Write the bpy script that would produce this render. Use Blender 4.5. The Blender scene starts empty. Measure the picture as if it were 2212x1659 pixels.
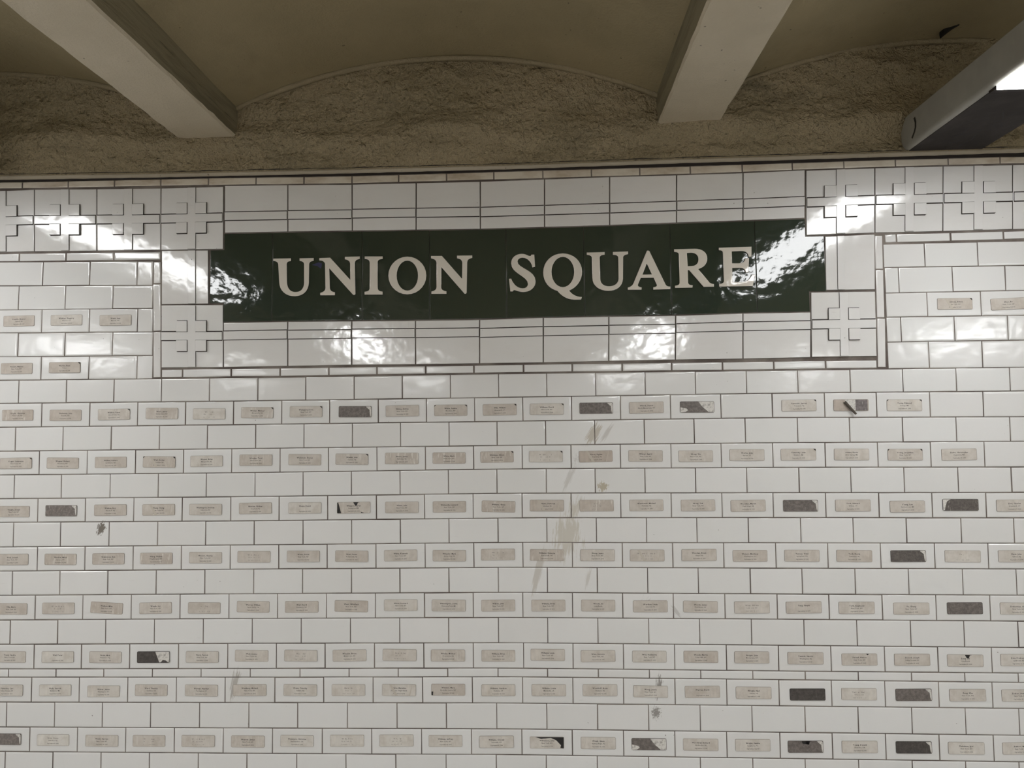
import bpy, bmesh, math, random
from mathutils import Vector, Matrix, Euler, noise

# ------------------------------------------------------------------ camera, world, exposure, lamp settings
SC = bpy.context.scene
COL = SC.collection
cam = bpy.data.cameras.new('camera'); cam.sensor_fit = 'HORIZONTAL'; cam.sensor_width = 36.0
cam.lens = 1400.0 / 2212.0 * 36.0
cam.clip_start = 0.05
co = bpy.data.objects.new('camera', cam); COL.objects.link(co)
R3 = Matrix(((0.999038, 0.013742, 0.041651), (0.042333, -0.053805, -0.997654), (-0.011469, 0.998457, -0.054335)))
co.matrix_world = Matrix.Translation((0.0, -1.9975, 1.6)) @ R3.to_4x4()
SC.camera = co
wd = bpy.data.worlds.new('world'); SC.world = wd; wd.use_nodes = True
wd.node_tree.nodes['Background'].inputs[0].default_value = (0.80, 0.80, 0.78, 1)
wd.node_tree.nodes['Background'].inputs[1].default_value = 0.0
SC.view_settings.view_transform = 'Standard'; SC.view_settings.look = 'None'
SC.view_settings.gamma = 1.0; SC.view_settings.use_curve_mapping = False
SC.view_settings.exposure = 1.96
LAMP_COLOR = (0.985, 0.995, 1.0)
LAMP_POWER = 3.8                                     # the lenses nearest the wall are set dimmer to even out the light
LAMP_POWER_FAR = 14.6
LENSES = ((0.40, 1.90), (4.2, 5.7), (8.0, 9.5))      # lamp lenses along each trough, metres out from the wall

# ------------------------------------------------------------------ measured layout of the wall (millimetres; x along the wall, z above the floor)
ROWS={
 'E':([],[(-1722, 1743), (-886, 1740), (-84, 1741), (692, 1739), (1451, 1738)]),
 'F':([-1660, -1503, -1347, -1193, -1038, -883, -730, -577, -425, -275, -125, 24, 174, 325, 477, 631, 785, 941, 1096, 1253, 1409],[(-1719, 1669), (-885, 1667), (-85, 1668), (690, 1670), (1447, 1667)]),
 'G':([-1582, -1425, -1269, -1114, -960, -806, -654, -501, -350, -200, -51, 99, 248, 400, 552, 706, 862, 1016, 1172, 1328],[(-1717, 1593), (-884, 1593), (-86, 1594), (688, 1596), (1443, 1590)]),
 'H':([-1666, -1510, -1353, -1197, -1043, -888, -735, -582, -431, -280, -131, 18, 168, 319, 470, 623, 779, 933, 1089, 1246, 1402],[(-1714, 1517), (-883, 1518), (-87, 1520), (685, 1520), (1439, 1517)]),
 'I':([-1585, -1429, -1273, -1118, -964, -810, -657, -505, -354, -204, -55, 95, 245, 398, 549, 703, 858, 1013, 1168, 1324],[(-1712, 1442), (-883, 1443), (-88, 1448), (683, 1446), (1435, 1441)]),
 'J':([-1665, -1511, -1353, -1198, -1044, -889, -737, -585, -433, -283, -133, 18, 167, 318, 470, 623, 778, 931, 1087, 1244, 1398],[(-1709, 1367), (-882, 1369), (-89, 1374), (680, 1370), (1431, 1366)]),
 'K':([-1586, -1431, -1275, -1120, -965, -812, -659, -507, -357, -207, -57, 93, 243, 395, 547, 699, 854, 1010, 1165, 1321],[(-1707, 1293), (-881, 1294), (-90, 1299), (678, 1296), (1427, 1291)]),
 'L':([-1663, -1510, -1353, -1197, -1044, -890, -736, -584, -432, -282, -131, 18, 168, 319, 470, 623, 778, 932, 1087, 1246, 1398],[(-1705, 1216), (-880, 1220), (-90, 1225), (675, 1221), (1423, 1217)]),
 'M':([-1583, -1429, -1274, -1120, -965, -812, -660, -508, -356, -206, -56, 94, 245, 396, 548, 702, 855, 1009, 1166, 1320],[(-1702, 1141), (-880, 1146), (-91, 1150), (673, 1146), (1419, 1142)]),
 'N':([-1662, -1508, -1354, -1199, -1044, -890, -737, -584, -434, -283, -132, 17, 168, 319, 470, 624, 777, 932, 1087, 1243, 1397],[(-1700, 1066), (-879, 1071), (-92, 1075), (671, 1070), (1415, 1066)]),
 'O':([-1586, -1432, -1277, -1122, -967, -814, -662, -510, -359, -209, -58, 92, 243, 394, 547, 701, 853, 1008, 1163, 1318],[(-1697, 990), (-878, 996), (-93, 1000), (668, 996), (1412, 991)]),
 'P':([-1664, -1511, -1357, -1202, -1047, -893, -740, -587, -435, -285, -133, 16, 167, 319, 470, 623, 777, 931, 1086, 1240, 1394],[(-1695, 915), (-877, 921), (-94, 925), (666, 920), (1408, 915)]),
 'Q':([-1585, -1433, -1279, -1124, -969, -817, -665, -513, -361, -210, -58, 91, 242, 394, 547, 700, 853, 1008, 1162, 1315],[(-1692, 840), (-877, 845), (-95, 850), (663, 845), (1404, 842)]),
 't':([-1666, -1513, -1360, -1206, -1052, -898, -743, -591, -440, -288, -136, 14, 166, 318, 470, 623, 776, 930, 1083, 1236, 1388],[(-1691, 815), (-876, 819), (-95, 824), (663, 820), (1402, 815)]),
 'R':([-1590, -1437, -1283, -1129, -976, -821, -669, -517, -365, -214, -62, 89, 240, 393, 545, 698, 851, 1005, 1159, 1312],[(-1689, 739), (-876, 743), (-96, 747), (660, 744), (1398, 741)]),
 'S':([-1668, -1514, -1362, -1209, -1055, -901, -749, -596, -444, -293, -141, 10, 161, 313, 465, 617, 771, 925, 1079, 1232, 1384],[(-1687, 664), (-875, 667), (-97, 671), (658, 668), (1394, 665)]),
 'T':([-1591, -1439, -1286, -1133, -980, -827, -673, -521, -369, -218, -66, 85, 237, 389, 541, 696, 848, 1001, 1154, 1308],[(-1684, 590), (-874, 592), (-98, 596), (655, 593), (1390, 590)]),
 'U':([-1668, -1515, -1363, -1210, -1057, -905, -751, -600, -447, -295, -144, 6, 158, 310, 462, 615, 767, 921, 1074, 1226, 1377],[(-1682, 514), (-873, 518), (-98, 524), (653, 521), (1387, 520)]),
}
CORN_TL = [(-1205, 2355), (-1000, 2355), (-998, 2151), (-1202, 2152)]
CORN_BL = [(-1198, 1976), (-996, 1973), (-993, 1773), (-1194, 1775)]
SIDE_L = [(-1200, 2152), (-1046, 2150), (-1043, 1976), (-1197, 1977)]
CORN_TR = [(831, 2356), (1039, 2358), (1031, 2155), (824, 2152)]
CORN_BR = [(832, 1977), (1025, 1976), (1022, 1777), (827, 1777)]
SIDE_R = [(880, 2149), (1031, 2152), (1025, 1980), (877, 1981)]
BT = [(-997, 2358), (-791, 2355), (-584, 2351), (-379, 2350), (-176, 2349), (26, 2351), (229, 2353), (436, 2353), (640, 2354), (829, 2358)]
BTb = [(-995, 2203), (-790, 2202), (-583, 2200), (-380, 2198), (-177, 2196), (24, 2197), (226, 2198), (432, 2201), (635, 2203), (823, 2206)]
BTl1 = [(-996, 2269), (-791, 2268), (-583, 2267), (-380, 2265), (-176, 2263), (25, 2264), (228, 2265), (434, 2267), (637, 2268), (825, 2269)]
BTl2 = [(-996, 2243), (-790, 2242), (-583, 2241), (-380, 2238), (-177, 2235), (25, 2236), (227, 2237), (433, 2240), (636, 2241), (824, 2243)]
BB = [(-995, 1916), (-788, 1916), (-584, 1914), (-383, 1912), (-182, 1911), (16, 1914), (218, 1914), (422, 1913), (626, 1916), (830, 1916)]
BBb = [(-993, 1773), (-787, 1774), (-584, 1774), (-383, 1773), (-183, 1773), (14, 1773), (215, 1774), (418, 1775), (622, 1775), (825, 1776)]
BBl1 = [(-994, 1888), (-788, 1887), (-584, 1887), (-383, 1885), (-182, 1882), (16, 1884), (217, 1885), (421, 1886), (625, 1888), (829, 1889)]
BBl2 = [(-994, 1861), (-788, 1861), (-584, 1861), (-383, 1859), (-183, 1856), (16, 1858), (217, 1859), (420, 1861), (624, 1863), (828, 1865)]
GREENX = [(-839, 2036), (-551, 2038), (-338, 2039), (-97, 2041), (145, 2042), (411, 2043), (670, 2045)]
GREEN_ENDS = [(-1042, 2060), (878, 2063)]
TOPTHIN = [(-1830, 2392), (-1669, 2389), (-1515, 2388), (-1361, 2387), (-1208, 2386), (-1051, 2385), (-896, 2383), (-740, 2381), (-585, 2379), (-435, 2379), (-283, 2379), (-133, 2380), (21, 2380), (173, 2380), (323, 2380), (480, 2381), (639, 2381), (791, 2382), (948, 2383), (1103, 2384), (1261, 2383), (1415, 2383), (1571, 2380)]
TOPTHINb = [(-1829, 2369), (-1668, 2366), (-1514, 2364), (-1361, 2363), (-1207, 2362), (-1050, 2360), (-895, 2358), (-740, 2355), (-585, 2353), (-435, 2353), (-283, 2353), (-133, 2353), (21, 2353), (173, 2354), (323, 2354), (479, 2354), (638, 2356), (791, 2358), (947, 2359), (1102, 2360), (1260, 2360), (1414, 2360), (1569, 2358)]
PLB = [(-1837, 2397), (-1743, 2396), (-1221, 2390), (-615, 2386), (-76, 2385), (452, 2389), (831, 2390), (1111, 2391), (1485, 2393), (1578, 2394)]
PLT = [(-1837, 2407), (-1743, 2406), (-1221, 2399), (-615, 2395), (-76, 2394), (452, 2398), (832, 2399), (1111, 2401), (1486, 2402), (1579, 2402)]
FR_L = [(-1838, 2359), (-1625, 2362), (-1417, 2358), (-1205, 2355)]
FR_Lb = [(-1831, 2157), (-1619, 2157), (-1412, 2154), (-1202, 2152)]
FR_R = [(1039, 2358), (1243, 2358), (1449, 2356), (1655, 2356)]
FR_Rb = [(1031, 2155), (1233, 2155), (1439, 2156), (1643, 2157)]
TL_thin = [(-1830, 2155), (-1672, 2154), (-1516, 2153), (-1357, 2151), (-1203, 2149)]
TL_thinb = [(-1829, 2128), (-1671, 2126), (-1515, 2124), (-1357, 2123), (-1203, 2121)]
TR_thin = [(1061, 2152), (1096, 2153), (1257, 2153), (1413, 2153), (1572, 2154)]
TR_thinb = [(1059, 2123), (1095, 2124), (1256, 2124), (1412, 2126), (1570, 2128)]
BOT_thin = [(-1195, 1771), (-1126, 1771), (-969, 1771), (-812, 1770), (-657, 1770), (-505, 1770), (-352, 1770), (-201, 1770), (-47, 1770), (103, 1770), (256, 1769), (407, 1769), (561, 1768), (715, 1768), (870, 1768), (1023, 1767)]
BOT_thinb = [(-1194, 1744), (-1125, 1743), (-969, 1743), (-812, 1742), (-657, 1743), (-505, 1743), (-352, 1743), (-201, 1743), (-47, 1743), (103, 1743), (256, 1742), (406, 1742), (560, 1741), (714, 1741), (869, 1741), (1022, 1741)]
VL = [(-1228, 2117), (-1202, 2116), (-1227, 2045), (-1200, 2044), (-1224, 1892), (-1198, 1891), (-1221, 1744), (-1195, 1744)]
VR = [(1030, 2149), (1055, 2148), (1028, 2043), (1053, 2042), (1026, 1894), (1052, 1893), (1022, 1743), (1050, 1743)]
LA = [(-1751, 2127), (-1592, 2124), (-1436, 2122), (-1280, 2119), (-1228, 2118)]
LAb = [(-1749, 2049), (-1590, 2046), (-1434, 2044), (-1278, 2041), (-1227, 2040)]
LB = [(-1828, 2050), (-1670, 2047), (-1515, 2045), (-1358, 2042), (-1227, 2040)]
LBb = [(-1825, 1972), (-1668, 1969), (-1513, 1968), (-1356, 1967), (-1225, 1966)]
LC = [(-1749, 1970), (-1591, 1969), (-1434, 1968), (-1276, 1966), (-1225, 1966)]
LCb = [(-1747, 1896), (-1589, 1894), (-1432, 1893), (-1274, 1891), (-1224, 1890)]
LD = [(-1825, 1898), (-1668, 1895), (-1513, 1893), (-1356, 1892), (-1224, 1890)]
LDb = [(-1823, 1820), (-1666, 1818), (-1511, 1817), (-1354, 1816), (-1223, 1815)]
LE = [(-1747, 1819), (-1589, 1818), (-1431, 1816), (-1275, 1815), (-1223, 1815)]
LEb = [(-1745, 1744), (-1587, 1742), (-1430, 1742), (-1273, 1741), (-1222, 1741)]
RA = [(1056, 2121), (1179, 2121), (1336, 2121), (1493, 2121)]
RAb = [(1053, 2048), (1176, 2048), (1332, 2047), (1489, 2046)]
RB = [(1058, 2048), (1099, 2048), (1258, 2047), (1413, 2047), (1568, 2044)]
RBb = [(1054, 1970), (1095, 1970), (1254, 1970), (1410, 1970), (1564, 1968)]
RC = [(1057, 1970), (1180, 1970), (1338, 1970), (1496, 1970)]
RCb = [(1054, 1896), (1176, 1896), (1334, 1895), (1491, 1894)]
RD = [(1056, 1896), (1099, 1896), (1257, 1895), (1413, 1895), (1568, 1893)]
RDb = [(1053, 1820), (1096, 1820), (1253, 1820), (1409, 1820), (1564, 1818)]
RE = [(1056, 1820), (1178, 1820), (1334, 1820), (1492, 1820)]
REb = [(1053, 1739), (1174, 1739), (1330, 1738), (1487, 1737)]

LETTERS=[
('U',[[(-8333,21148),(-7791,21145),(-7791,21084),(-7844,21076),(-7885,21058),(-7912,21027),(-7923,20979),(-7910,20410),(-7902,20333),(-7886,20266),(-7862,20208),(-7830,20159),(-7791,20120),(-7744,20092),(-7690,20074),(-7630,20067),(-7564,20071),(-7507,20084),(-7459,20108),(-7418,20141),(-7386,20184),(-7362,20236),(-7346,20297),(-7339,20367),(-7343,20966),(-7356,21012),(-7387,21046),(-7431,21069),(-7488,21083),(-7489,21139),(-7060,21138),(-7060,21074),(-7116,21062),(-7161,21041),(-7191,21009),(-7204,20963),(-7210,20365),(-7223,20268),(-7251,20185),(-7292,20114),(-7346,20057),(-7409,20013),(-7481,19983),(-7560,19965),(-7644,19960),(-7749,19970),(-7843,19994),(-7925,20033),(-7995,20086),(-8052,20150),(-8095,20227),(-8123,20316),(-8135,20414),(-8171,20984),(-8186,21030),(-8219,21064),(-8269,21087),(-8333,21102)]]),
('N',[[(-6857,21131),(-6527,21139),(-5866,20398),(-5873,20950),(-5890,21009),(-5924,21052),(-5975,21081),(-6042,21101),(-6042,21153),(-5591,21158),(-5591,21103),(-5655,21085),(-5705,21058),(-5739,21014),(-5750,20947),(-5727,19983),(-5737,19968),(-5754,19962),(-5773,19965),(-5788,19975),(-6563,20848),(-6539,20183),(-6524,20124),(-6492,20084),(-6444,20056),(-6379,20036),(-6379,19966),(-6820,19974),(-6821,20029),(-6754,20052),(-6704,20082),(-6670,20126),(-6656,20185),(-6674,20967),(-6698,21017),(-6737,21052),(-6789,21074),(-6856,21085)]]),
('I',[[(-5408,21154),(-4863,21142),(-4863,21087),(-4938,21075),(-4988,21053),(-5016,21016),(-5025,20962),(-5019,20167),(-5009,20106),(-4979,20065),(-4931,20040),(-4864,20027),(-4864,19957),(-5413,19968),(-5413,20032),(-5340,20046),(-5290,20070),(-5261,20111),(-5248,20172),(-5248,20967),(-5261,21021),(-5290,21059),(-5338,21084),(-5408,21099)]]),
('O',[[(-3486,20520),(-3502,20390),(-3545,20268),(-3616,20158),(-3709,20068),(-3820,20001),(-3944,19960),(-4074,19948),(-4204,19965),(-4328,20011),(-4439,20082),(-4532,20177),(-4602,20289),(-4645,20414),(-4660,20544),(-4645,20675),(-4601,20798),(-4531,20907),(-4437,20998),(-4326,21066),(-4201,21106),(-4071,21118),(-3940,21101),(-3816,21055),(-3705,20982),(-3613,20887),(-3543,20775),(-3501,20650)],[(-3723,20522),(-3732,20414),(-3758,20311),(-3800,20220),(-3856,20144),(-3922,20087),(-3996,20053),(-4074,20042),(-4151,20056),(-4225,20093),(-4291,20153),(-4346,20231),(-4388,20324),(-4413,20428),(-4422,20536),(-4413,20645),(-4387,20748),(-4345,20839),(-4289,20915),(-4223,20972),(-4149,21007),(-4071,21017),(-3993,21003),(-3919,20966),(-3853,20906),(-3798,20827),(-3757,20734),(-3731,20630)]]),
('N',[[(-3311,21123),(-2986,21116),(-2341,20356),(-2328,20903),(-2344,20965),(-2378,21007),(-2428,21035),(-2493,21053),(-2493,21114),(-2040,21110),(-2040,21055),(-2107,21037),(-2158,21008),(-2190,20964),(-2201,20900),(-2224,19960),(-2235,19938),(-2252,19929),(-2270,19932),(-2284,19946),(-3012,20811),(-3022,20142),(-3010,20085),(-2977,20044),(-2925,20016),(-2857,19997),(-2857,19942),(-3304,19951),(-3304,20002),(-3238,20021),(-3189,20048),(-3157,20087),(-3143,20145),(-3139,20921),(-3155,20979),(-3191,21020),(-3244,21049),(-3311,21071)]]),
('S',[[(-104,21094),(-87,20734),(-146,20720),(-159,20775),(-181,20829),(-210,20880),(-247,20927),(-289,20967),(-338,20998),(-392,21019),(-452,21028),(-491,21026),(-525,21019),(-555,21008),(-580,20992),(-600,20973),(-614,20950),(-623,20923),(-627,20893),(-604,20817),(-541,20752),(-452,20691),(-350,20630),(-248,20562),(-160,20483),(-98,20385),(-75,20264),(-84,20195),(-106,20133),(-141,20079),(-187,20033),(-242,19997),(-305,19971),(-374,19955),(-447,19950),(-499,19954),(-546,19962),(-588,19973),(-626,19985),(-660,19997),(-689,20007),(-715,20013),(-737,20015),(-753,20008),(-763,19999),(-770,19988),(-778,19975),(-838,19976),(-876,20349),(-828,20353),(-804,20295),(-773,20239),(-736,20187),(-693,20140),(-644,20101),(-590,20070),(-529,20050),(-464,20042),(-425,20045),(-391,20052),(-361,20066),(-336,20084),(-316,20106),(-302,20132),(-292,20162),(-289,20195),(-310,20281),(-369,20357),(-451,20426),(-547,20495),(-642,20567),(-725,20647),(-783,20740),(-804,20851),(-797,20913),(-777,20968),(-746,21016),(-705,21056),(-657,21087),(-602,21110),(-542,21123),(-478,21126),(-433,21122),(-393,21113),(-358,21101),(-327,21088),(-298,21074),(-272,21062),(-247,21054),(-223,21050),(-201,21056),(-188,21067),(-179,21081),(-174,21095)]]),
('Q',[[(788,21111),(912,21097),(1024,21062),(1124,21008),(1209,20938),(1277,20854),(1327,20757),(1358,20651),(1367,20537),(1358,20437),(1333,20343),(1296,20257),(1246,20178),(1185,20109),(1115,20049),(1036,20000),(951,19963),(985,19915),(1024,19873),(1066,19836),(1113,19804),(1164,19779),(1219,19758),(1279,19744),(1344,19736),(1325,19681),(1127,19681),(1042,19690),(964,19708),(892,19735),(826,19770),(766,19812),(711,19858),(661,19909),(616,19962),(522,19996),(438,20042),(364,20101),(302,20170),(253,20250),(217,20339),(195,20437),(189,20544),(202,20664),(238,20773),(294,20871),(367,20954),(456,21022),(557,21072),(668,21102)],[(1146,20533),(1135,20425),(1107,20323),(1062,20231),(1004,20156),(934,20099),(857,20065),(776,20054),(696,20068),(620,20106),(552,20165),(496,20243),(454,20336),(429,20440),(421,20548),(432,20656),(460,20759),(505,20850),(564,20926),(633,20983),(711,21017),(792,21028),(872,21014),(948,20976),(1016,20916),(1072,20838),(1114,20745),(1139,20641)]]),
('U',[[(1546,21122),(2074,21124),(2073,21064),(2038,21060),(2007,21055),(1981,21047),(1959,21036),(1942,21023),(1930,21007),(1921,20988),(1917,20966),(1923,20287),(1931,20235),(1947,20189),(1971,20150),(2003,20116),(2042,20090),(2088,20070),(2140,20058),(2197,20053),(2262,20056),(2320,20067),(2372,20087),(2416,20114),(2452,20148),(2480,20190),(2499,20238),(2508,20293),(2513,20953),(2509,20978),(2500,20999),(2486,21015),(2468,21029),(2446,21039),(2419,21047),(2387,21053),(2352,21057),(2354,21122),(2795,21127),(2794,21066),(2759,21059),(2729,21051),(2703,21042),(2681,21029),(2664,21015),(2651,20997),(2643,20976),(2639,20950),(2620,20291),(2605,20208),(2576,20135),(2534,20073),(2480,20022),(2415,19983),(2342,19955),(2263,19939),(2177,19935),(2080,19943),(1990,19965),(1911,19999),(1843,20044),(1787,20101),(1744,20167),(1717,20243),(1707,20328),(1700,20971),(1695,20993),(1686,21012),(1672,21028),(1655,21041),(1633,21052),(1608,21060),(1578,21067),(1545,21072)]]),
('A',[[(3393,21136),(3410,21141),(3428,21139),(3444,21133),(3454,21122),(3912,20095),(3923,20073),(3936,20055),(3951,20040),(3967,20028),(3987,20019),(4009,20012),(4034,20008),(4063,20005),(4061,19951),(3565,19946),(3566,19994),(3626,20007),(3661,20027),(3675,20054),(3672,20090),(3579,20315),(3170,20319),(3079,20112),(3073,20070),(3089,20037),(3127,20014),(3187,19999),(3182,19950),(2786,19957),(2787,20003),(2819,20012),(2847,20023),(2873,20037),(2895,20053),(2915,20071),(2932,20091),(2948,20113),(2961,20135)],[(3371,20785),(3540,20395),(3212,20391)]]),
('R',[[(4230,21163),(4847,21166),(4928,21159),(4999,21142),(5061,21117),(5113,21082),(5154,21040),(5184,20990),(5202,20933),(5206,20870),(5200,20807),(5183,20751),(5157,20702),(5123,20659),(5081,20623),(5031,20594),(4975,20570),(4913,20553),(5227,20151),(5243,20130),(5259,20111),(5276,20096),(5295,20084),(5316,20074),(5338,20066),(5362,20060),(5387,20055),(5386,19999),(5091,19999),(4667,20527),(4606,20529),(4606,20123),(4619,20084),(4645,20058),(4685,20042),(4742,20033),(4735,19985),(4229,19985),(4231,20030),(4262,20035),(4290,20042),(4313,20050),(4334,20061),(4350,20075),(4361,20092),(4369,20113),(4372,20138),(4370,21014),(4364,21037),(4357,21055),(4346,21070),(4331,21081),(4313,21089),(4290,21096),(4262,21101),(4229,21107)],[(4589,21061),(4722,21069),(4780,21063),(4829,21051),(4871,21032),(4904,21006),(4930,20974),(4948,20936),(4959,20892),(4961,20844),(4956,20796),(4944,20753),(4925,20716),(4898,20685),(4866,20661),(4827,20643),(4782,20633),(4731,20630),(4609,20626)]]),
('E',[[(5592,21180),(6557,21190),(6548,20909),(6487,20904),(6478,20948),(6463,20985),(6442,21016),(6415,21041),(6383,21060),(6344,21074),(6300,21083),(6249,21086),(5955,21082),(5953,20687),(6176,20682),(6219,20684),(6257,20690),(6289,20702),(6317,20719),(6340,20740),(6358,20768),(6373,20800),(6384,20838),(6469,20836),(6442,20417),(6381,20408),(6376,20441),(6367,20471),(6353,20497),(6334,20520),(6308,20538),(6277,20553),(6239,20562),(6193,20567),(5954,20568),(5952,20105),(6219,20094),(6284,20099),(6340,20112),(6390,20132),(6434,20158),(6472,20191),(6505,20230),(6534,20273),(6560,20321),(6637,20319),(6560,19996),(5568,19999),(5570,20051),(5602,20056),(5631,20064),(5655,20073),(5676,20084),(5692,20098),(5704,20116),(5712,20137),(5715,20162),(5710,21046),(5699,21080),(5677,21104),(5642,21119),(5590,21128)]]),
]
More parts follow.
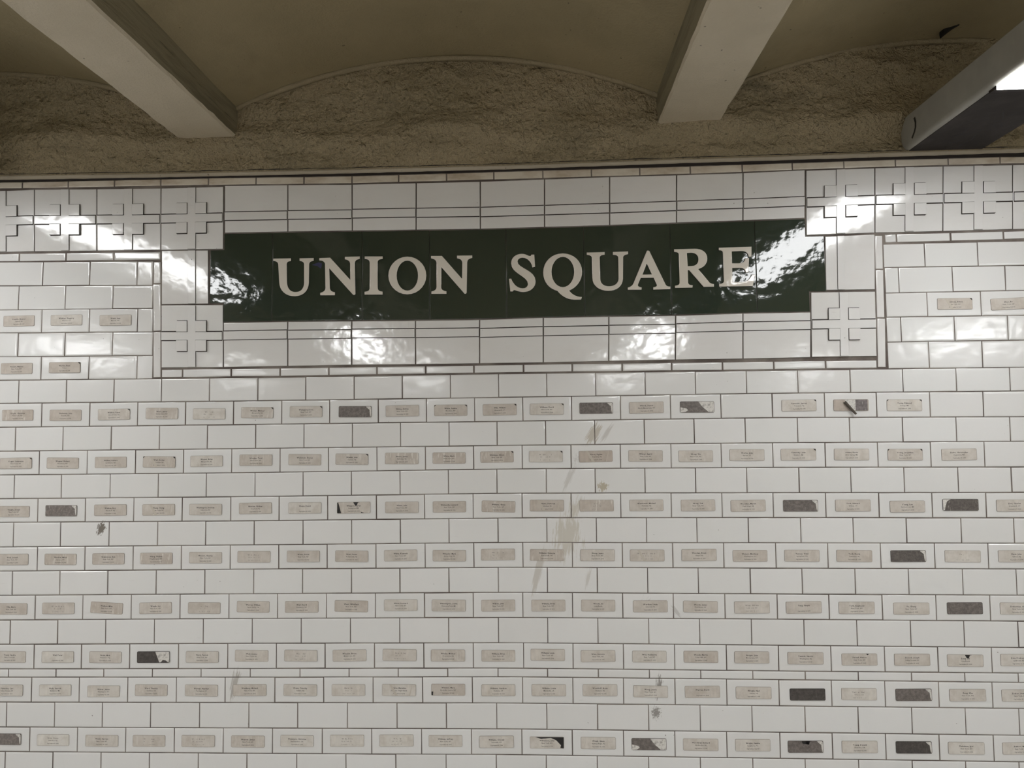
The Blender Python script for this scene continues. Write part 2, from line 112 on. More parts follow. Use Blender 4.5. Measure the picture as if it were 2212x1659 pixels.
LABELS=[
('C',-1664,1933,6,'','Vesaldo, Eleanor|Summit, NJ'),
('C',-1507,1933,3,'','Walkley, Gregory|Weston, CT'),
('C',-1346,1930,5,'','Walsh, Jean|Merrick, NY'),
('E',-1667,1780,7,'','Vincent, Melissa|New York, NY'),
('E',-1509,1781,7,'k','Waiden, Benn|Tokyo'),
('V',1258,1933,6,'kh','Zambrana, Edwin|New York, NY'),
('V',1415,1930,5,'','Zhao, Bo|New York, NY'),
('G',-1659,1631,8,'c','Virgilo, Christine|New York, NY'),
('G',-1502,1629,7,'','Wakeman, John|Danville, NY'),
('G',-1344,1630,4,'kc','Wallace, Peter|Lincoln Park, NJ'),
('G',-1189,1631,6,'c','Ware, James|Staten Island, NY'),
('G',-1037,1628,2,'f','Wilson, Jo|Weehawken, NJ'),
('G',-883,1630,5,'kc','Warner, Michael|Morganville, NJ'),
('G',-728,1631,4,'k','Weingard, Scott|New York, NY'),
('G',-573,1629,12,'Dx',''),
('G',-425,1630,5,'','White, Adrian|New York, NY'),
('G',-274,1630,6,'K','White, Sandra|Brooklyn, NY'),
('G',-122,1630,6,'k','Wik, William|Greenwich, CT'),
('G',23,1630,3,'ks','Williams, David|New York, NY'),
('G',174,1631,12,'Dx',''),
('G',327,1631,6,'','Winick, Daniel|North Massapequa, NY'),
('G',480,1631,12,'DW',''),
('G',785,1632,3,'k','Yarmolsk, Jupiter|Princeton, NJ'),
('G',939,1631,12,'P',''),
('G',1096,1629,3,'K','Young, Edmond|Owings, MD'),
('I',-1660,1479,5,'k','Vogler, Lawrence|New York, NY'),
('I',-1507,1478,6,'','Wagner, Robert|Plattsburg, NY'),
('I',-1351,1479,6,'','Wallens, Robert|Larchmont, NY'),
('I',-1195,1479,6,'Kch','Weil, Arthur|Brooklyn, NY'),
('I',-1043,1480,3,'v','Wasser, Brian|Morganville, NJ'),
('I',-886,1482,6,'c','Weeden, Todd|New York, NY'),
('I',-731,1482,5,'','Weinstein, Steven|New York, NY'),
('I',-583,1482,5,'kc','Whelan, John|Teaneck, NJ'),
('I',-427,1483,6,'cc','White, James|Hoboken, NJ'),
('I',-280,1483,7,'cc','White, Mark|New York, NY'),
('I',-132,1485,7,'kc','Whitman, Alison|New York, NY'),
('I',18,1485,3,'ksf','Williams, David|New York, NY'),
('I',170,1484,9,'h','Wilson, Ogden|St. Paul City, NJ'),
('I',321,1484,5,'','Winter, Ingrid|New York, NY'),
('I',472,1482,4,'v','Wong, Yin|New York, NY'),
('I',625,1484,4,'v','Works, John|Darien, CT'),
('I',778,1484,4,'k','Yamnicky, John|Waldorf, MD'),
('I',935,1483,4,'','Adams, Kevin|Silver Spring, MD'),
('I',1092,1481,5,'K','Young, Jacqueline|New York, NY'),
('I',1249,1480,4,'','Zarba, Christopher|Hopkinton, MA'),
('K',-1662,1327,6,'','Vaughn, Joseph|New York, NY'),
('K',-1508,1329,11,'Dvx',''),
('K',-1349,1330,6,'','Wallace, Roy|Wyckoff, NJ'),
('K',-1194,1330,5,'hv','Wang, Chung|New York, NY'),
('K',-1044,1330,4,'','Washington, Derrick|Calverton, NY'),
('K',-886,1333,5,'v','Warren, Walter|Cranford, NJ'),
('K',-730,1333,2,'o','Weiss, David|'),
('K',-577,1333,5,'nqc','Whippet, Karen|Lexington, MA'),
('K',-427,1333,5,'','White, John|New York, NY'),
('K',-280,1334,6,'','Whiteside, Leonard|New York, NY'),
('K',-129,1334,7,'c','Williams, Glenn|New York, NY'),
('K',19,1336,7,'h','Williams, Deborah|Hoboken, NJ'),
('K',170,1335,7,'ccf','Wilson, Kim|New York, NY'),
('K',320,1335,5,'','Wisniewski, Michael|Hoboken, NJ'),
('K',475,1334,5,'','Wong, Yuk|New York, NY'),
('K',624,1332,5,'v','Woodley, Martin|Park Ridge, NJ'),
('K',779,1331,12,'Dx',''),
('K',933,1331,5,'v','York, Edward|Wilton, CT'),
('K',1092,1327,5,'v','Young, Lisa|Germantown, MD'),
('K',1246,1331,13,'Dl',''),
('K',1401,1328,4,'','Zion, Charles|Greenwich, CT'),
('M',-1662,1178,6,'','Viola, Joseph|New York, NY'),
('M',-1506,1178,7,'c','Wachtel, Mitch|Queens, NY'),
('M',-1352,1179,6,'c','Wahlstrom, Ann|New York, NY'),
('M',-1199,1180,7,'cc','Wang, Walter|Poughkeepsie, NY'),
('M',-1042,1182,4,'','Waters, Charles|New York, NY'),
('M',-889,1184,5,'f','Webb, Nathan|New York, NY'),
('M',-734,1185,5,'','Weiss, David|New York, NY'),
('M',-583,1185,6,'','West, Peter|Pottersville, NJ'),
('M',-431,1187,4,'','White, Kenneth|New York, NY'),
('M',-281,1186,5,'','Wheeler, Mark|Jersey City, NJ'),
('M',-132,1189,5,'vf','Wilson, Louis|New York, NY'),
('M',17,1187,7,'c','Williams, Dwayne|Jacksonville, NC'),
('M',170,1186,4,'cv','Wong, Jenny|New York, NY'),
('M',319,1185,5,'hf','Winters, Christopher|Oxford, PA'),
('M',474,1186,5,'','Wooden, Brent|Chapel, NJ'),
('M',625,1183,6,'','Waters, Matthew|Washington, DC'),
('M',778,1183,5,'v','Yancey, Vicki|Springfield, VA'),
('M',931,1182,6,'','York, Kevin|Princeton, NJ'),
('M',1088,1181,13,'Dx',''),
('M',1245,1180,3,'f','Yee, Jo|'),
('M',1399,1180,4,'','Zinzi, John|Clifton, NJ'),
('O',-1661,1025,6,'','Villa, Mario|New York, NY'),
('O',-1509,1027,5,'f','Wahlin, Howard|Boston, MA'),
('O',-1354,1028,7,'tc','Wallace, Miles|New York, NY'),
('O',-1198,1028,5,'v','Waugh, Joy|New York, NY'),
('O',-1044,1028,5,'f','Webb, James|New York, NY'),
('O',-890,1032,5,'','Warren, William|Upper Darby, PA'),
('O',-738,1032,5,'','Weil, David|Southbury, NY'),
('O',-584,1034,6,'','West, Whitfield|New York, NY'),
('O',-431,1037,3,'','White, Leonard|New York, NY'),
('O',-284,1036,4,'','Whittington, Leslie|University Park, MD'),
('O',-133,1036,5,'','Wilkes, John|New York, NY'),
('O',19,1036,5,'','Williams, Brian|New York, NY'),
('O',169,1036,5,'','Woods, Ed|Long Beach'),
('O',325,1034,5,'','Worthen, Linda|Limerick, PA'),
('O',474,1033,5,'','Woods, James|Pearl River, NY'),
('O',626,1031,4,'f','Wren, William|Lynbrook, NY'),
('O',778,1031,5,'o','Yang, Shuyin|'),
('O',932,1030,4,'v','York, Raymond|New York, NY'),
('O',1090,1028,4,'','Yu, Zheng|New York, NY'),
('O',1244,1029,12,'D',''),
('O',1396,1028,3,'','Zuckerman, Alan|New York, NY'),
('Q',-1661,878,4,'','Vogel, Sandra|New York, NY'),
('Q',-1507,878,2,'','Wall, Peter|'),
('Q',-1355,878,4,'v','Walsh, Mick|Plainsboro, NJ'),
('Q',-1202,879,14,'Dw',''),
('Q',-1048,880,3,'','Ward, Patrick|New York, NY'),
('Q',-893,884,4,'','Weil, Joanne|New York, NY'),
('Q',-740,885,4,'vf','Weiss, Sid|New York, NY'),
('Q',-589,886,4,'','Wheeler, Bruce|Middletown, NY'),
('Q',-435,888,4,'f','White, Shirley|New York, NY'),
('Q',-287,887,5,'v','Whelan, Michael|Westwood, NJ'),
('Q',-134,887,5,'v','Williams, Brian|New York, NY'),
('Q',15,890,4,'','Williams, Louis|New York, NY'),
('Q',166,887,4,'','Wise, Antonio|New York, NY'),
('Q',319,886,3,'','Witt, Katherine|New York, NY'),
('Q',471,886,6,'v','Woods, Martin|Cedar Hills, NY'),
('Q',621,885,5,'s','Wright, John|Massapequa, NY'),
('Q',778,883,5,'','Yannick, Nevitt|Washington, NJ'),
('Q',934,880,5,'m','Yarnell, Nelson|New York, NY'),
('Q',1086,880,5,'','Zaccoli, Joseph|Valley Stream, NY'),
('Q',1238,878,4,'n','Zeng, Lin|Long Beach'),
('Q',1390,880,3,'v','Zois, Prokopios|Lynbrook, NY'),
('R',-1667,776,3,'','Valentine, Carl|Valley Stream, NY'),
('R',-1512,777,2,'','Walls, Garrick|Baltimore, MD'),
('R',-1358,775,3,'v','Walter, James|Washington, DC'),
('R',-1207,779,5,'vv','Ward, Timothy|Carlsbad, CA'),
('R',-1049,779,4,'v','Warner, Heather|Torrington, CT'),
('R',-898,781,5,'v','Weinberg, Michael|New York, NY'),
('R',-741,782,3,'','Weiss, Timothy|Summit, NJ'),
('R',-592,783,3,'f','Meredith|Troy, NY'),
('R',-437,784,3,'hv','White, Madeline|St. Lucia, Virgin Islands'),
('R',-287,786,6,'qv','Wimmer, Mary|Rockville Centre, NY'),
('R',-135,785,4,'v','Williams, Candace|Danbury, CT'),
('R',17,786,4,'v','Williams, Louie|Mandeville, LA'),
('R',170,787,4,'v','Woodruff, Rose|Newark, NJ'),
('R',320,784,3,'','Wong, Jennie|New York, NY'),
('R',473,784,5,'','Warren, David|'),
('R',623,782,4,'','Wright, Neil|Asbury, NJ'),
('R',780,778,14,'D',''),
('R',929,780,3,'vf','Yarrow, Shelly|Orange, CA'),
('R',1086,779,12,'Dx',''),
('R',1240,779,4,'','Zeng, Zhe|New York, NY'),
('R',1388,779,3,'','Zucker, Andrew|New York, NY'),
('T',-1668,628,11,'Dx',''),
('T',-1515,627,1,'','Wald, Victor|Hoboken, NJ'),
('T',-1360,626,4,'v','Walsh, Harriet|New York, NY'),
('T',-1211,627,5,'vf','Ward, James|New York, NY'),
('T',-1057,628,4,'vf','Watts, Gerald|Bloomfield, NJ'),
('T',-902,628,5,'v','Weaver, James|New York, NY'),
('T',-750,631,2,'','Wemmers, Christine|San Francisco, CA'),
('T',-596,633,2,'f','Wells, Allen|New York, NY'),
('T',-445,635,2,'f','White, Kip|New York, NY'),
('T',-296,635,3,'','Wildman, Jeffrey|New York, NY'),
('T',-142,634,3,'','Williams, Crossly|Uniondale, NY'),
('T',9,633,3,'T','Williamson, John|New York, NY'),
('T',162,633,3,'v','Winuk, Glenn|Basking Ridge, NJ'),
('T',312,631,12,'DWv',''),
('T',464,631,4,'','Woodwell, Richard|Ho-Ho-Kus, NJ'),
('T',616,631,3,'v','Wright, Sandra|Langhorne, PA'),
('T',769,628,12,'Dnx',''),
('T',925,629,3,'','Young, Donald|Roanoke, VA'),
('T',1080,629,14,'Dx',''),
('T',1229,628,2,'','Zukelman, Igor|New York, NY'),
('T',1382,629,3,'','Zubkov, Mark|New York, NY'),
]

# ------------------------------------------------------------------ helpers
def link(o, parent=None):
    COL.objects.link(o)
    if parent is not None:
        o.parent = parent
    return o

def mesh_obj(name, me, parent=None, mats=()):
    for m in mats:
        if m.name not in me.materials:
            me.materials.append(m)
    return link(bpy.data.objects.new(name, me), parent)

def empty(name, loc=(0, 0, 0)):
    o = bpy.data.objects.new(name, None)
    o.location = loc
    o.empty_display_size = 0.05
    return link(o)

def tag(o, label=None, cat=None, group=None, kind=None):
    if label: o['label'] = label
    if cat: o['category'] = cat
    if group: o['group'] = group
    if kind: o['kind'] = kind
    return o

def pydata(name, verts, faces, midx=None, smooth=False):
    me = bpy.data.meshes.new(name)
    me.from_pydata(verts, [], faces)
    if midx: me.polygons.foreach_set('material_index', midx)
    if smooth: me.polygons.foreach_set('use_smooth', [True] * len(me.polygons))
    me.update()
    return me

def front_normals(me):
    """flat faces stay flat, rounded rims shade smoothly (front faces look along -Y)"""
    n = len(me.vertices)
    acc = [Vector((0, 0, 0)) for _ in range(n)]
    flat = [False] * n
    for p in me.polygons:
        isf = p.normal.y < -0.9995
        for v in p.vertices:
            acc[v] += p.normal
            if isf: flat[v] = True
    me.polygons.foreach_set('use_smooth', [True] * len(me.polygons))
    me.normals_split_custom_set_from_vertices(
        [(0, -1, 0) if flat[i] else (acc[i].normalized() if acc[i].length > 1e-6 else (0, -1, 0)) for i in range(n)])

def slab(name, pts, y0, y1, bev=0.0015, seg=2, side=0):
    """plate with outline pts (x,z), counter-clockwise seen from the room, front at y0, back at y1, rounded front edge.
    side = material index of the flank below the rounding"""
    n = len(pts)
    a = sum(pts[i][0] * pts[(i + 1) % n][1] - pts[(i + 1) % n][0] * pts[i][1] for i in range(n))
    if a < 0: pts = pts[::-1]
    def inset(d):
        out = []
        for i in range(n):
            p, q, r = Vector(pts[i - 1]), Vector(pts[i]), Vector(pts[(i + 1) % n])
            e1 = (q - p).normalized(); e2 = (r - q).normalized()
            n1 = Vector((-e1.y, e1.x)); n2 = Vector((-e2.y, e2.x))
            m = (n1 + n2)
            m = m.normalized() / max(0.35, math.cos(n1.angle(n2) / 2)) if m.length > 1e-6 else n1
            out.append(q + m * d)
        return out
    rings = [([tuple(q) for q in inset(bev * 2.0)], y0)]
    for k in range(1, seg + 1):
        t = k / seg * math.pi / 2
        rings.append(([tuple(q) for q in inset(bev * (1 - math.sin(t)))], y0 + bev * (1 - math.cos(t))))
    rings.insert(1, ([tuple(q) for q in inset(bev)], y0))
    rings.append(([tuple(q) for q in inset(0)], y1))
    V, F, M = [], [], []
    for rg, y in rings:
        V += [(p[0], y, p[1]) for p in rg]
    for k in range(len(rings) - 1):
        for i in range(n):
            j = (i + 1) % n
            F.append((k * n + i, (k + 1) * n + i, (k + 1) * n + j, k * n + j))
            M.append(side if k == len(rings) - 2 else 0)
    F.append(tuple(range(n))); M.append(0)
    me = pydata(name, V, F, M)
    front_normals(me)
    return me

def rect(x0, x1, z0, z1):
    return [(x0, z0), (x1, z0), (x1, z1), (x0, z1)]

def box_me(name, x0, x1, y0, y1, z0, z1):
    v = [(x, y, z) for x in (x0, x1) for y in (y0, y1) for z in (z0, z1)]
    f = [(0, 1, 3, 2), (4, 6, 7, 5), (0, 4, 5, 1), (2, 3, 7, 6), (0, 2, 6, 4), (1, 5, 7, 3)]
    return pydata(name, v, f)

def interp(x, pts):
    if x <= pts[0][0]: return pts[0][1]
    if x >= pts[-1][0]: return pts[-1][1]
    if x <= pts[0][0]:
        (a, b), (c, d) = pts[0], pts[1]
    else:
        for k in range(len(pts) - 1):
            (a, b), (c, d) = pts[k], pts[k + 1]
            if x <= c: break
    return b + (d - b) * (x - a) / (c - a)

# ------------------------------------------------------------------ materials
class N:
    def __init__(s, name):
        s.m = bpy.data.materials.new(name); s.m.use_nodes = True
        s.t = s.m.node_tree; s.b = s.t.nodes['Principled BSDF']
    def n(s, typ, **kw):
        nd = s.t.nodes.new(typ)
        for k, v in kw.items():
            if k.startswith('i_'):
                nd.inputs[int(k[2:]) if k[2:].isdigit() else k[2:].replace('_', ' ')].default_value = v
            else: setattr(nd, k, v)
        return nd
    def l(s, a, b): s.t.links.new(a, b)
    def math(s, op, a, b=None, clamp=False):
        nd = s.n('ShaderNodeMath', operation=op, use_clamp=clamp)
        for i, q in enumerate((a, b)):
            if q is None: continue
            if isinstance(q, (int, float)): nd.inputs[i].default_value = q
            else: s.l(q, nd.inputs[i])
        return nd.outputs[0]
    def mix(s, fac, a, b, typ='MIX'):
        nd = s.n('ShaderNodeMix', data_type='RGBA', blend_type=typ)
        for i, q in ((0, fac), (6, a), (7, b)):
            if isinstance(q, (int, float)): nd.inputs[i].default_value = q
            elif isinstance(q, tuple): nd.inputs[i].default_value = (*q, 1)
            else: s.l(q, nd.inputs[i])
        return nd.outputs[2]
    def noise(s, vec, scale, detail=2.0, rough=0.5):
        nd = s.n('ShaderNodeTexNoise', i_Scale=scale, i_Detail=detail, i_Roughness=rough)
        if vec is not None: s.l(vec, nd.inputs['Vector'])
        return nd.outputs['Fac']
    def ramp(s, v, a, b):
        nd = s.n('ShaderNodeMapRange', interpolation_type='SMOOTHSTEP')
        s.l(v, nd.inputs[0]); nd.inputs[1].default_value = a; nd.inputs[2].default_value = b
        return nd.outputs[0]
    def pos(s): return s.n('ShaderNodeNewGeometry').outputs['Position']
    def mapping(s, vec, loc=(0, 0, 0), rot=(0, 0, 0), scale=(1, 1, 1), vt='POINT'):
        nd = s.n('ShaderNodeMapping', vector_type=vt)
        nd.inputs['Location'].default_value = loc; nd.inputs['Rotation'].default_value = rot; nd.inputs['Scale'].default_value = scale
        s.l(vec, nd.inputs['Vector']); return nd.outputs[0]
    def bump(s, h, dist, strength=1.0, prev=None):
        nd = s.n('ShaderNodeBump', i_Strength=strength, i_Distance=dist)
        s.l(h, nd.inputs['Height'])
        if prev is not None: s.l(prev, nd.inputs['Normal'])
        return nd.outputs[0]
    def out(s, col=None, rough=None, normal=None, spec=None):
        if col is not None:
            if isinstance(col, tuple): s.b.inputs['Base Color'].default_value = (*col, 1)
            else: s.l(col, s.b.inputs['Base Color'])
        if rough is not None:
            if isinstance(rough, (int, float)): s.b.inputs['Roughness'].default_value = rough
            else: s.l(rough, s.b.inputs['Roughness'])
        if normal is not None: s.l(normal, s.b.inputs['Normal'])
        if spec is not None: s.b.inputs['Specular IOR Level'].default_value = spec
        return s.m

def glaze(name, col, rip=1.0, stains=(), grime=0.0, rough=0.07, specks=True):
    k = N(name); p = k.pos()
    rnd = k.n('ShaderNodeObjectInfo').outputs['Random']
    c = k.mix(rnd, tuple(q * f for q, f in zip(col, (0.978, 0.975, 0.972))), tuple(q * f for q, f in zip(col, (1.022, 1.022, 1.026))))
    r2 = k.math('FRACT', k.math('MULTIPLY', rnd, 7.31))
    c = k.mix(k.math('MULTIPLY', r2, 0.5), c, k.mix(1.0, c, (1.0, 0.985, 0.985), 'MULTIPLY'))
    if specks:
        sp = k.ramp(k.noise(p, 95, 1.0), 0.775, 0.80)
        gate = k.ramp(k.noise(p, 4.0, 1.0), 0.50, 0.62)
        c = k.mix(k.math('MULTIPLY', k.math('MULTIPLY', sp, gate), 0.75), c, (0.12, 0.10, 0.085))
        sc = k.ramp(k.noise(k.mapping(p, rot=(0, 0.6, 0), scale=(9, 1, 60)), 3.0, 2.0), 0.70, 0.80)
        c = k.mix(k.math('MULTIPLY', sc, 0.22), c, (0.42, 0.40, 0.37))
    if grime > 0:
        g = k.ramp(k.noise(k.mapping(p, scale=(6, 1, 14)), 1.0, 4.0, 0.65), 0.42, 0.75)
        c = k.mix(k.math('MULTIPLY', g, grime), c, (0.34, 0.25, 0.16))
    for (cx, cz, rot, sx, sz, strx, strz, thr, colr, op) in stains:
        q = k.mapping(p, loc=(cx, 0, cz), rot=(0, math.radians(rot), 0), scale=(sx, 1, sz), vt='TEXTURE')
        q2 = k.mapping(q, scale=(1, 0, 1))
        ln = k.n('ShaderNodeVectorMath', operation='LENGTH'); k.l(q2, ln.inputs[0])
        m = k.math('SUBTRACT', 1.0, ln.outputs['Value'], True)
        nz = k.noise(k.mapping(q, scale=(strx, 1, strz)), 1.0, 5.0, 0.62)
        v = k.ramp(k.math('ADD', k.math('MULTIPLY', m, 0.5), nz), thr, thr + 0.16)
        v = k.math('MULTIPLY', v, k.ramp(m, 0.0, 0.18))
        c = k.mix(k.math('MULTIPLY', v, op), c, colr)
    h = k.noise(p, 26, 1.5, 0.45)
    nb = k.bump(h, 0.0016 * rip)
    nb = k.bump(k.noise(p, 120, 1.0), 0.00012 * rip, 1.0, nb)
    return k.out(c, rough, nb, 0.72)

TAN = (0.40, 0.34, 0.24); SCUFF = (0.20, 0.18, 0.16)
STAINS = [  # centre x, centre z, tilt, half width, half height, streak frequencies, threshold, colour, opacity
    (0.165, 1.553, 32, 0.030, 0.055, 9, 1.2, 0.66, TAN, 0.62),
    (0.205, 1.555, 34, 0.012, 0.050, 9, 1.0, 0.66, (0.42, 0.39, 0.36), 0.5),
    (0.080, 1.245, 4, 0.075, 0.120, 8, 2.2, 0.70, (0.50, 0.46, 0.37), 0.60),
    (0.105, 1.330, 10, 0.050, 0.090, 7, 1.6, 0.80, (0.46, 0.41, 0.31), 0.55),
    (0.088, 1.420, 24, 0.016, 0.070, 6, 1.2, 0.68, (0.50, 0.48, 0.45), 0.55),
    (-0.010, 1.140, 14, 0.014, 0.090, 4, 1.0, 0.55, (0.45, 0.41, 0.35), 0.55),
    (0.190, 1.392, 0, 0.028, 0.026, 5, 3.0, 0.68, (0.42, 0.36, 0.25), 0.8),
    (0.110, 1.480, 0, 0.040, 0.060, 7, 5.0, 0.86, (0.50, 0.48, 0.45), 0.45),
    (-1.378, 1.273, 20, 0.020, 0.034, 4, 3.0, 0.64, (0.10, 0.075, 0.05), 0.85),
    (-0.946, 0.800, 12, 0.020, 0.085, 5, 1.6, 0.70, (0.36, 0.33, 0.29), 0.7),
    (0.345, 0.800, 6, 0.018, 0.075, 5, 3.0, 0.74, SCUFF, 0.8),
    (0.335, 0.722, 6, 0.024, 0.030, 5, 6.0, 0.68, SCUFF, 0.8),
    (0.310, 1.045, 25, 0.030, 0.060, 6, 2.0, 0.84, (0.45, 0.43, 0.41), 0.5),
    (0.400, 1.020, -40, 0.012, 0.040, 4, 1.4, 0.70, (0.40, 0.38, 0.36), 0.45),
    (0.140, 1.120, 12, 0.012, 0.060, 4, 1.2, 0.72, (0.48, 0.45, 0.40), 0.45),
]
WHITE = (0.735, 0.738, 0.728)
M_TILE = glaze('glazed_white_tile', WHITE, 0.45, STAINS, 0.0, 0.13)
M_TRIM = glaze('glazed_white_border', (0.735, 0.732, 0.72), 0.5, (), 0.06, 0.11)
M_TOP = glaze('grimy_top_tile', (0.66, 0.61, 0.52), 0.8, (), 0.75, 0.2)
M_GREEN = glaze('glazed_dark_green', (0.0255, 0.0365, 0.0245), 0.75, (), 0.0, 0.07, False)
M_CREAM = glaze('glazed_cream', (0.70, 0.66, 0.585), 0.6, (), 0.0, 0.07, False)

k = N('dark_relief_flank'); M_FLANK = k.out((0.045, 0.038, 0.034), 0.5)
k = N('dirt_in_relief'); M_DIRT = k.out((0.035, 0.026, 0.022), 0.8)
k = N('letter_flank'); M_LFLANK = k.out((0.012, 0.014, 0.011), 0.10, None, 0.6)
k = N('grout'); p = k.pos()
c = k.mix(k.ramp(k.noise(p, 7, 4), 0.35, 0.7), (0.10, 0.08, 0.07), (0.24, 0.21, 0.185))
M_GROUT = k.out(c, 0.9, k.bump(k.noise(p, 400, 2), 0.0006))

def plaster(name, c1, c2, fine=0.0012, coarse=0.004, blotch=0.5, fs=150):
    k = N(name); p = k.pos()
    c = k.mix(k.ramp(k.noise(p, 3.2, 5, 0.6), 0.3, 0.72), c1, c2)
    d = k.ramp(k.noise(k.mapping(p, scale=(1, 1, 2.4)), 3.4, 5, 0.65), 0.55, 0.74)
    c = k.mix(k.math('MULTIPLY', d, blotch), c, tuple(q * 0.45 for q in c1))  # darker blotches mixed in at random
    sp = k.ramp(k.noise(p, 60, 1), 0.765, 0.80)
    c = k.mix(k.math('MULTIPLY', sp, 0.6), c, (0.05, 0.04, 0.03))
    nb = k.bump(k.noise(p, 22, 4, 0.6), coarse)
    nb = k.bump(k.noise(p, fs, 2.5, 0.6), fine, 1.0, nb)
    return k.out(c, 0.62, nb, 0.35)
M_PLASTER = plaster('rough_tan_plaster', (0.325, 0.272, 0.172), (0.40, 0.332, 0.215), 0.011, 0.030, 0.75, 85)
M_VAULT = plaster('vault_paint', (0.335, 0.282, 0.172), (0.39, 0.325, 0.20), 0.0012, 0.0022, 0.2)
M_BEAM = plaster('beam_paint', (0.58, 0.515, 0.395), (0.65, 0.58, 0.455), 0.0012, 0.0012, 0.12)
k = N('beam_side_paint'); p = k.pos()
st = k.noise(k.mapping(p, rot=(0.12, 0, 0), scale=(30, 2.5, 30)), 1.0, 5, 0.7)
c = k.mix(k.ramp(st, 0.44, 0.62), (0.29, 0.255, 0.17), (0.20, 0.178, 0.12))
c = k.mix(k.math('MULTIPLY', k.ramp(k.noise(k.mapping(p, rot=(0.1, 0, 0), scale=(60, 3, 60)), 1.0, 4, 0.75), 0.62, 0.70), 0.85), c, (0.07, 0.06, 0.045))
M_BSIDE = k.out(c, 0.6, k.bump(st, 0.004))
M_BEAD = plaster('mortar_bead', (0.42, 0.37, 0.29), (0.50, 0.45, 0.36), 0.001, 0.002, 0.3)
M_SEAM = plaster('plaster_seam', (0.285, 0.24, 0.153), (0.34, 0.285, 0.185), 0.003, 0.006, 0.2)
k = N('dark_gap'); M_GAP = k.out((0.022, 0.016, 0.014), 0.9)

k = N('grey_enamel'); p = k.pos()
c = k.mix(k.ramp(k.noise(p, 9, 4, 0.6), 0.35, 0.7), (0.32, 0.31, 0.275), (0.37, 0.36, 0.32))
M_GREY = k.out(c, 0.42, k.bump(k.noise(p, 60, 2), 0.0003))
k = N('shade_plate'); p = k.pos()
M_SHADE_PLATE = k.out(k.mix(k.ramp(k.noise(p, 12, 5, 0.65), 0.35, 0.7), (0.044, 0.039, 0.037), (0.062, 0.055, 0.053)), 0.8, None, 0.2)  # shade of the trough's underside put into the colour
k = N('marker_ink'); M_INK = k.out((0.016, 0.013, 0.014), 0.7)
k = N('black_ink'); M_BLACK = k.out((0.012, 0.011, 0.011), 0.5)
k = N('lamp_lens')
k.b.inputs['Emission Color'].default_value = (*LAMP_COLOR, 1); k.b.inputs['Emission Strength'].default_value = LAMP_POWER
M_LENS = k.out((0.9, 0.9, 0.88), 0.3)
k = N('lamp_lens_far')
k.b.inputs['Emission Color'].default_value = (*LAMP_COLOR, 1); k.b.inputs['Emission Strength'].default_value = LAMP_POWER_FAR
M_LENS2 = k.out((0.9, 0.9, 0.88), 0.3)
k = N('lamp_end_cap'); M_CAP = k.out((0.80, 0.72, 0.56), 0.4)

def paper(name, attr_mix=1.0):
    k = N(name); oi = k.n('ShaderNodeObjectInfo')
    tc = k.n('ShaderNodeTexCoord').outputs['Object']
    off = k.n('ShaderNodeCombineXYZ'); k.l(k.math('MULTIPLY', oi.outputs['Random'], 37.0), off.inputs[0]); k.l(k.math('MULTIPLY', oi.outputs['Random'], 91.0), off.inputs[2])
    ad = k.n('ShaderNodeVectorMath', operation='ADD'); k.l(tc, ad.inputs[0]); k.l(off.outputs[0], ad.inputs[1])
    v = ad.outputs[0]; col = oi.outputs['Color']; al = oi.outputs['Alpha']
    c = k.mix(k.math('MULTIPLY', k.ramp(k.noise(v, 28, 4, 0.65), 0.38, 0.70), 0.75), col, k.mix(1.0, col, (0.80, 0.77, 0.735), 'MULTIPLY'))
    c = k.mix(k.math('MULTIPLY', k.ramp(k.noise(k.mapping(v, scale=(1.6, 1, 0.35)), 40, 3, 0.6), 0.52, 0.68), 0.35), c, k.mix(1.0, col, (1.18, 1.17, 1.15), 'MULTIPLY'))
    ce = k.ramp(k.noise(k.mapping(v, rot=(0, 0.7, 0), scale=(3.2, 1, 0.5)), 34, 3, 0.7), 0.555, 0.62)
    c = k.mix(k.math('MULTIPLY', k.math('MULTIPLY', ce, al), 0.95), c, (0.69, 0.66, 0.61))
    return k.out(c, 0.35, None, 0.4)
M_PAPER = paper('label_paper')
k = N('label_rim'); oi = k.n('ShaderNodeObjectInfo')
M_RIM = k.out(k.mix(1.0, oi.outputs['Color'], (0.50, 0.46, 0.43), 'MULTIPLY'), 0.5)
k = N('adhesive_residue'); oi = k.n('ShaderNodeObjectInfo'); tc = k.n('ShaderNodeTexCoord').outputs['Object']
ad = k.n('ShaderNodeVectorMath', operation='ADD'); k.l(tc, ad.inputs[0]); k.l(oi.outputs['Location'], ad.inputs[1])
c = k.mix(k.ramp(k.noise(ad.outputs[0], 110, 5, 0.8), 0.38, 0.66), k.mix(1.0, oi.outputs['Color'], (0.78, 0.78, 0.78), 'MULTIPLY'), k.mix(1.0, oi.outputs['Color'], (1.35, 1.35, 1.35), 'MULTIPLY'))
c = k.mix(k.math('MULTIPLY', k.ramp(k.noise(k.mapping(ad.outputs[0], rot=(0, 0.5, 0), scale=(4, 1, 0.7)), 60, 3, 0.7), 0.63, 0.70), oi.outputs['Alpha']), c, (0.50, 0.48, 0.45))
M_RESID = k.out(c, 0.5)
k = N('torn_paper'); tc = k.n('ShaderNodeTexCoord').outputs['Object']
M_SCRAP = k.out(k.mix(k.ramp(k.noise(tc, 90, 4, 0.7), 0.45, 0.72), (0.68, 0.66, 0.62), (0.30, 0.28, 0.26)), 0.55)
k = N('tape_streak'); M_TAPE = k.out((0.52, 0.475, 0.41), 0.35)
k = N('print_ink'); M_PRINT = k.out((0.03, 0.025, 0.024), 0.6)
k = N('print_ink_faded'); M_FADED = k.out((0.26, 0.235, 0.215), 0.6)
k = N('concrete_floor'); p = k.pos()
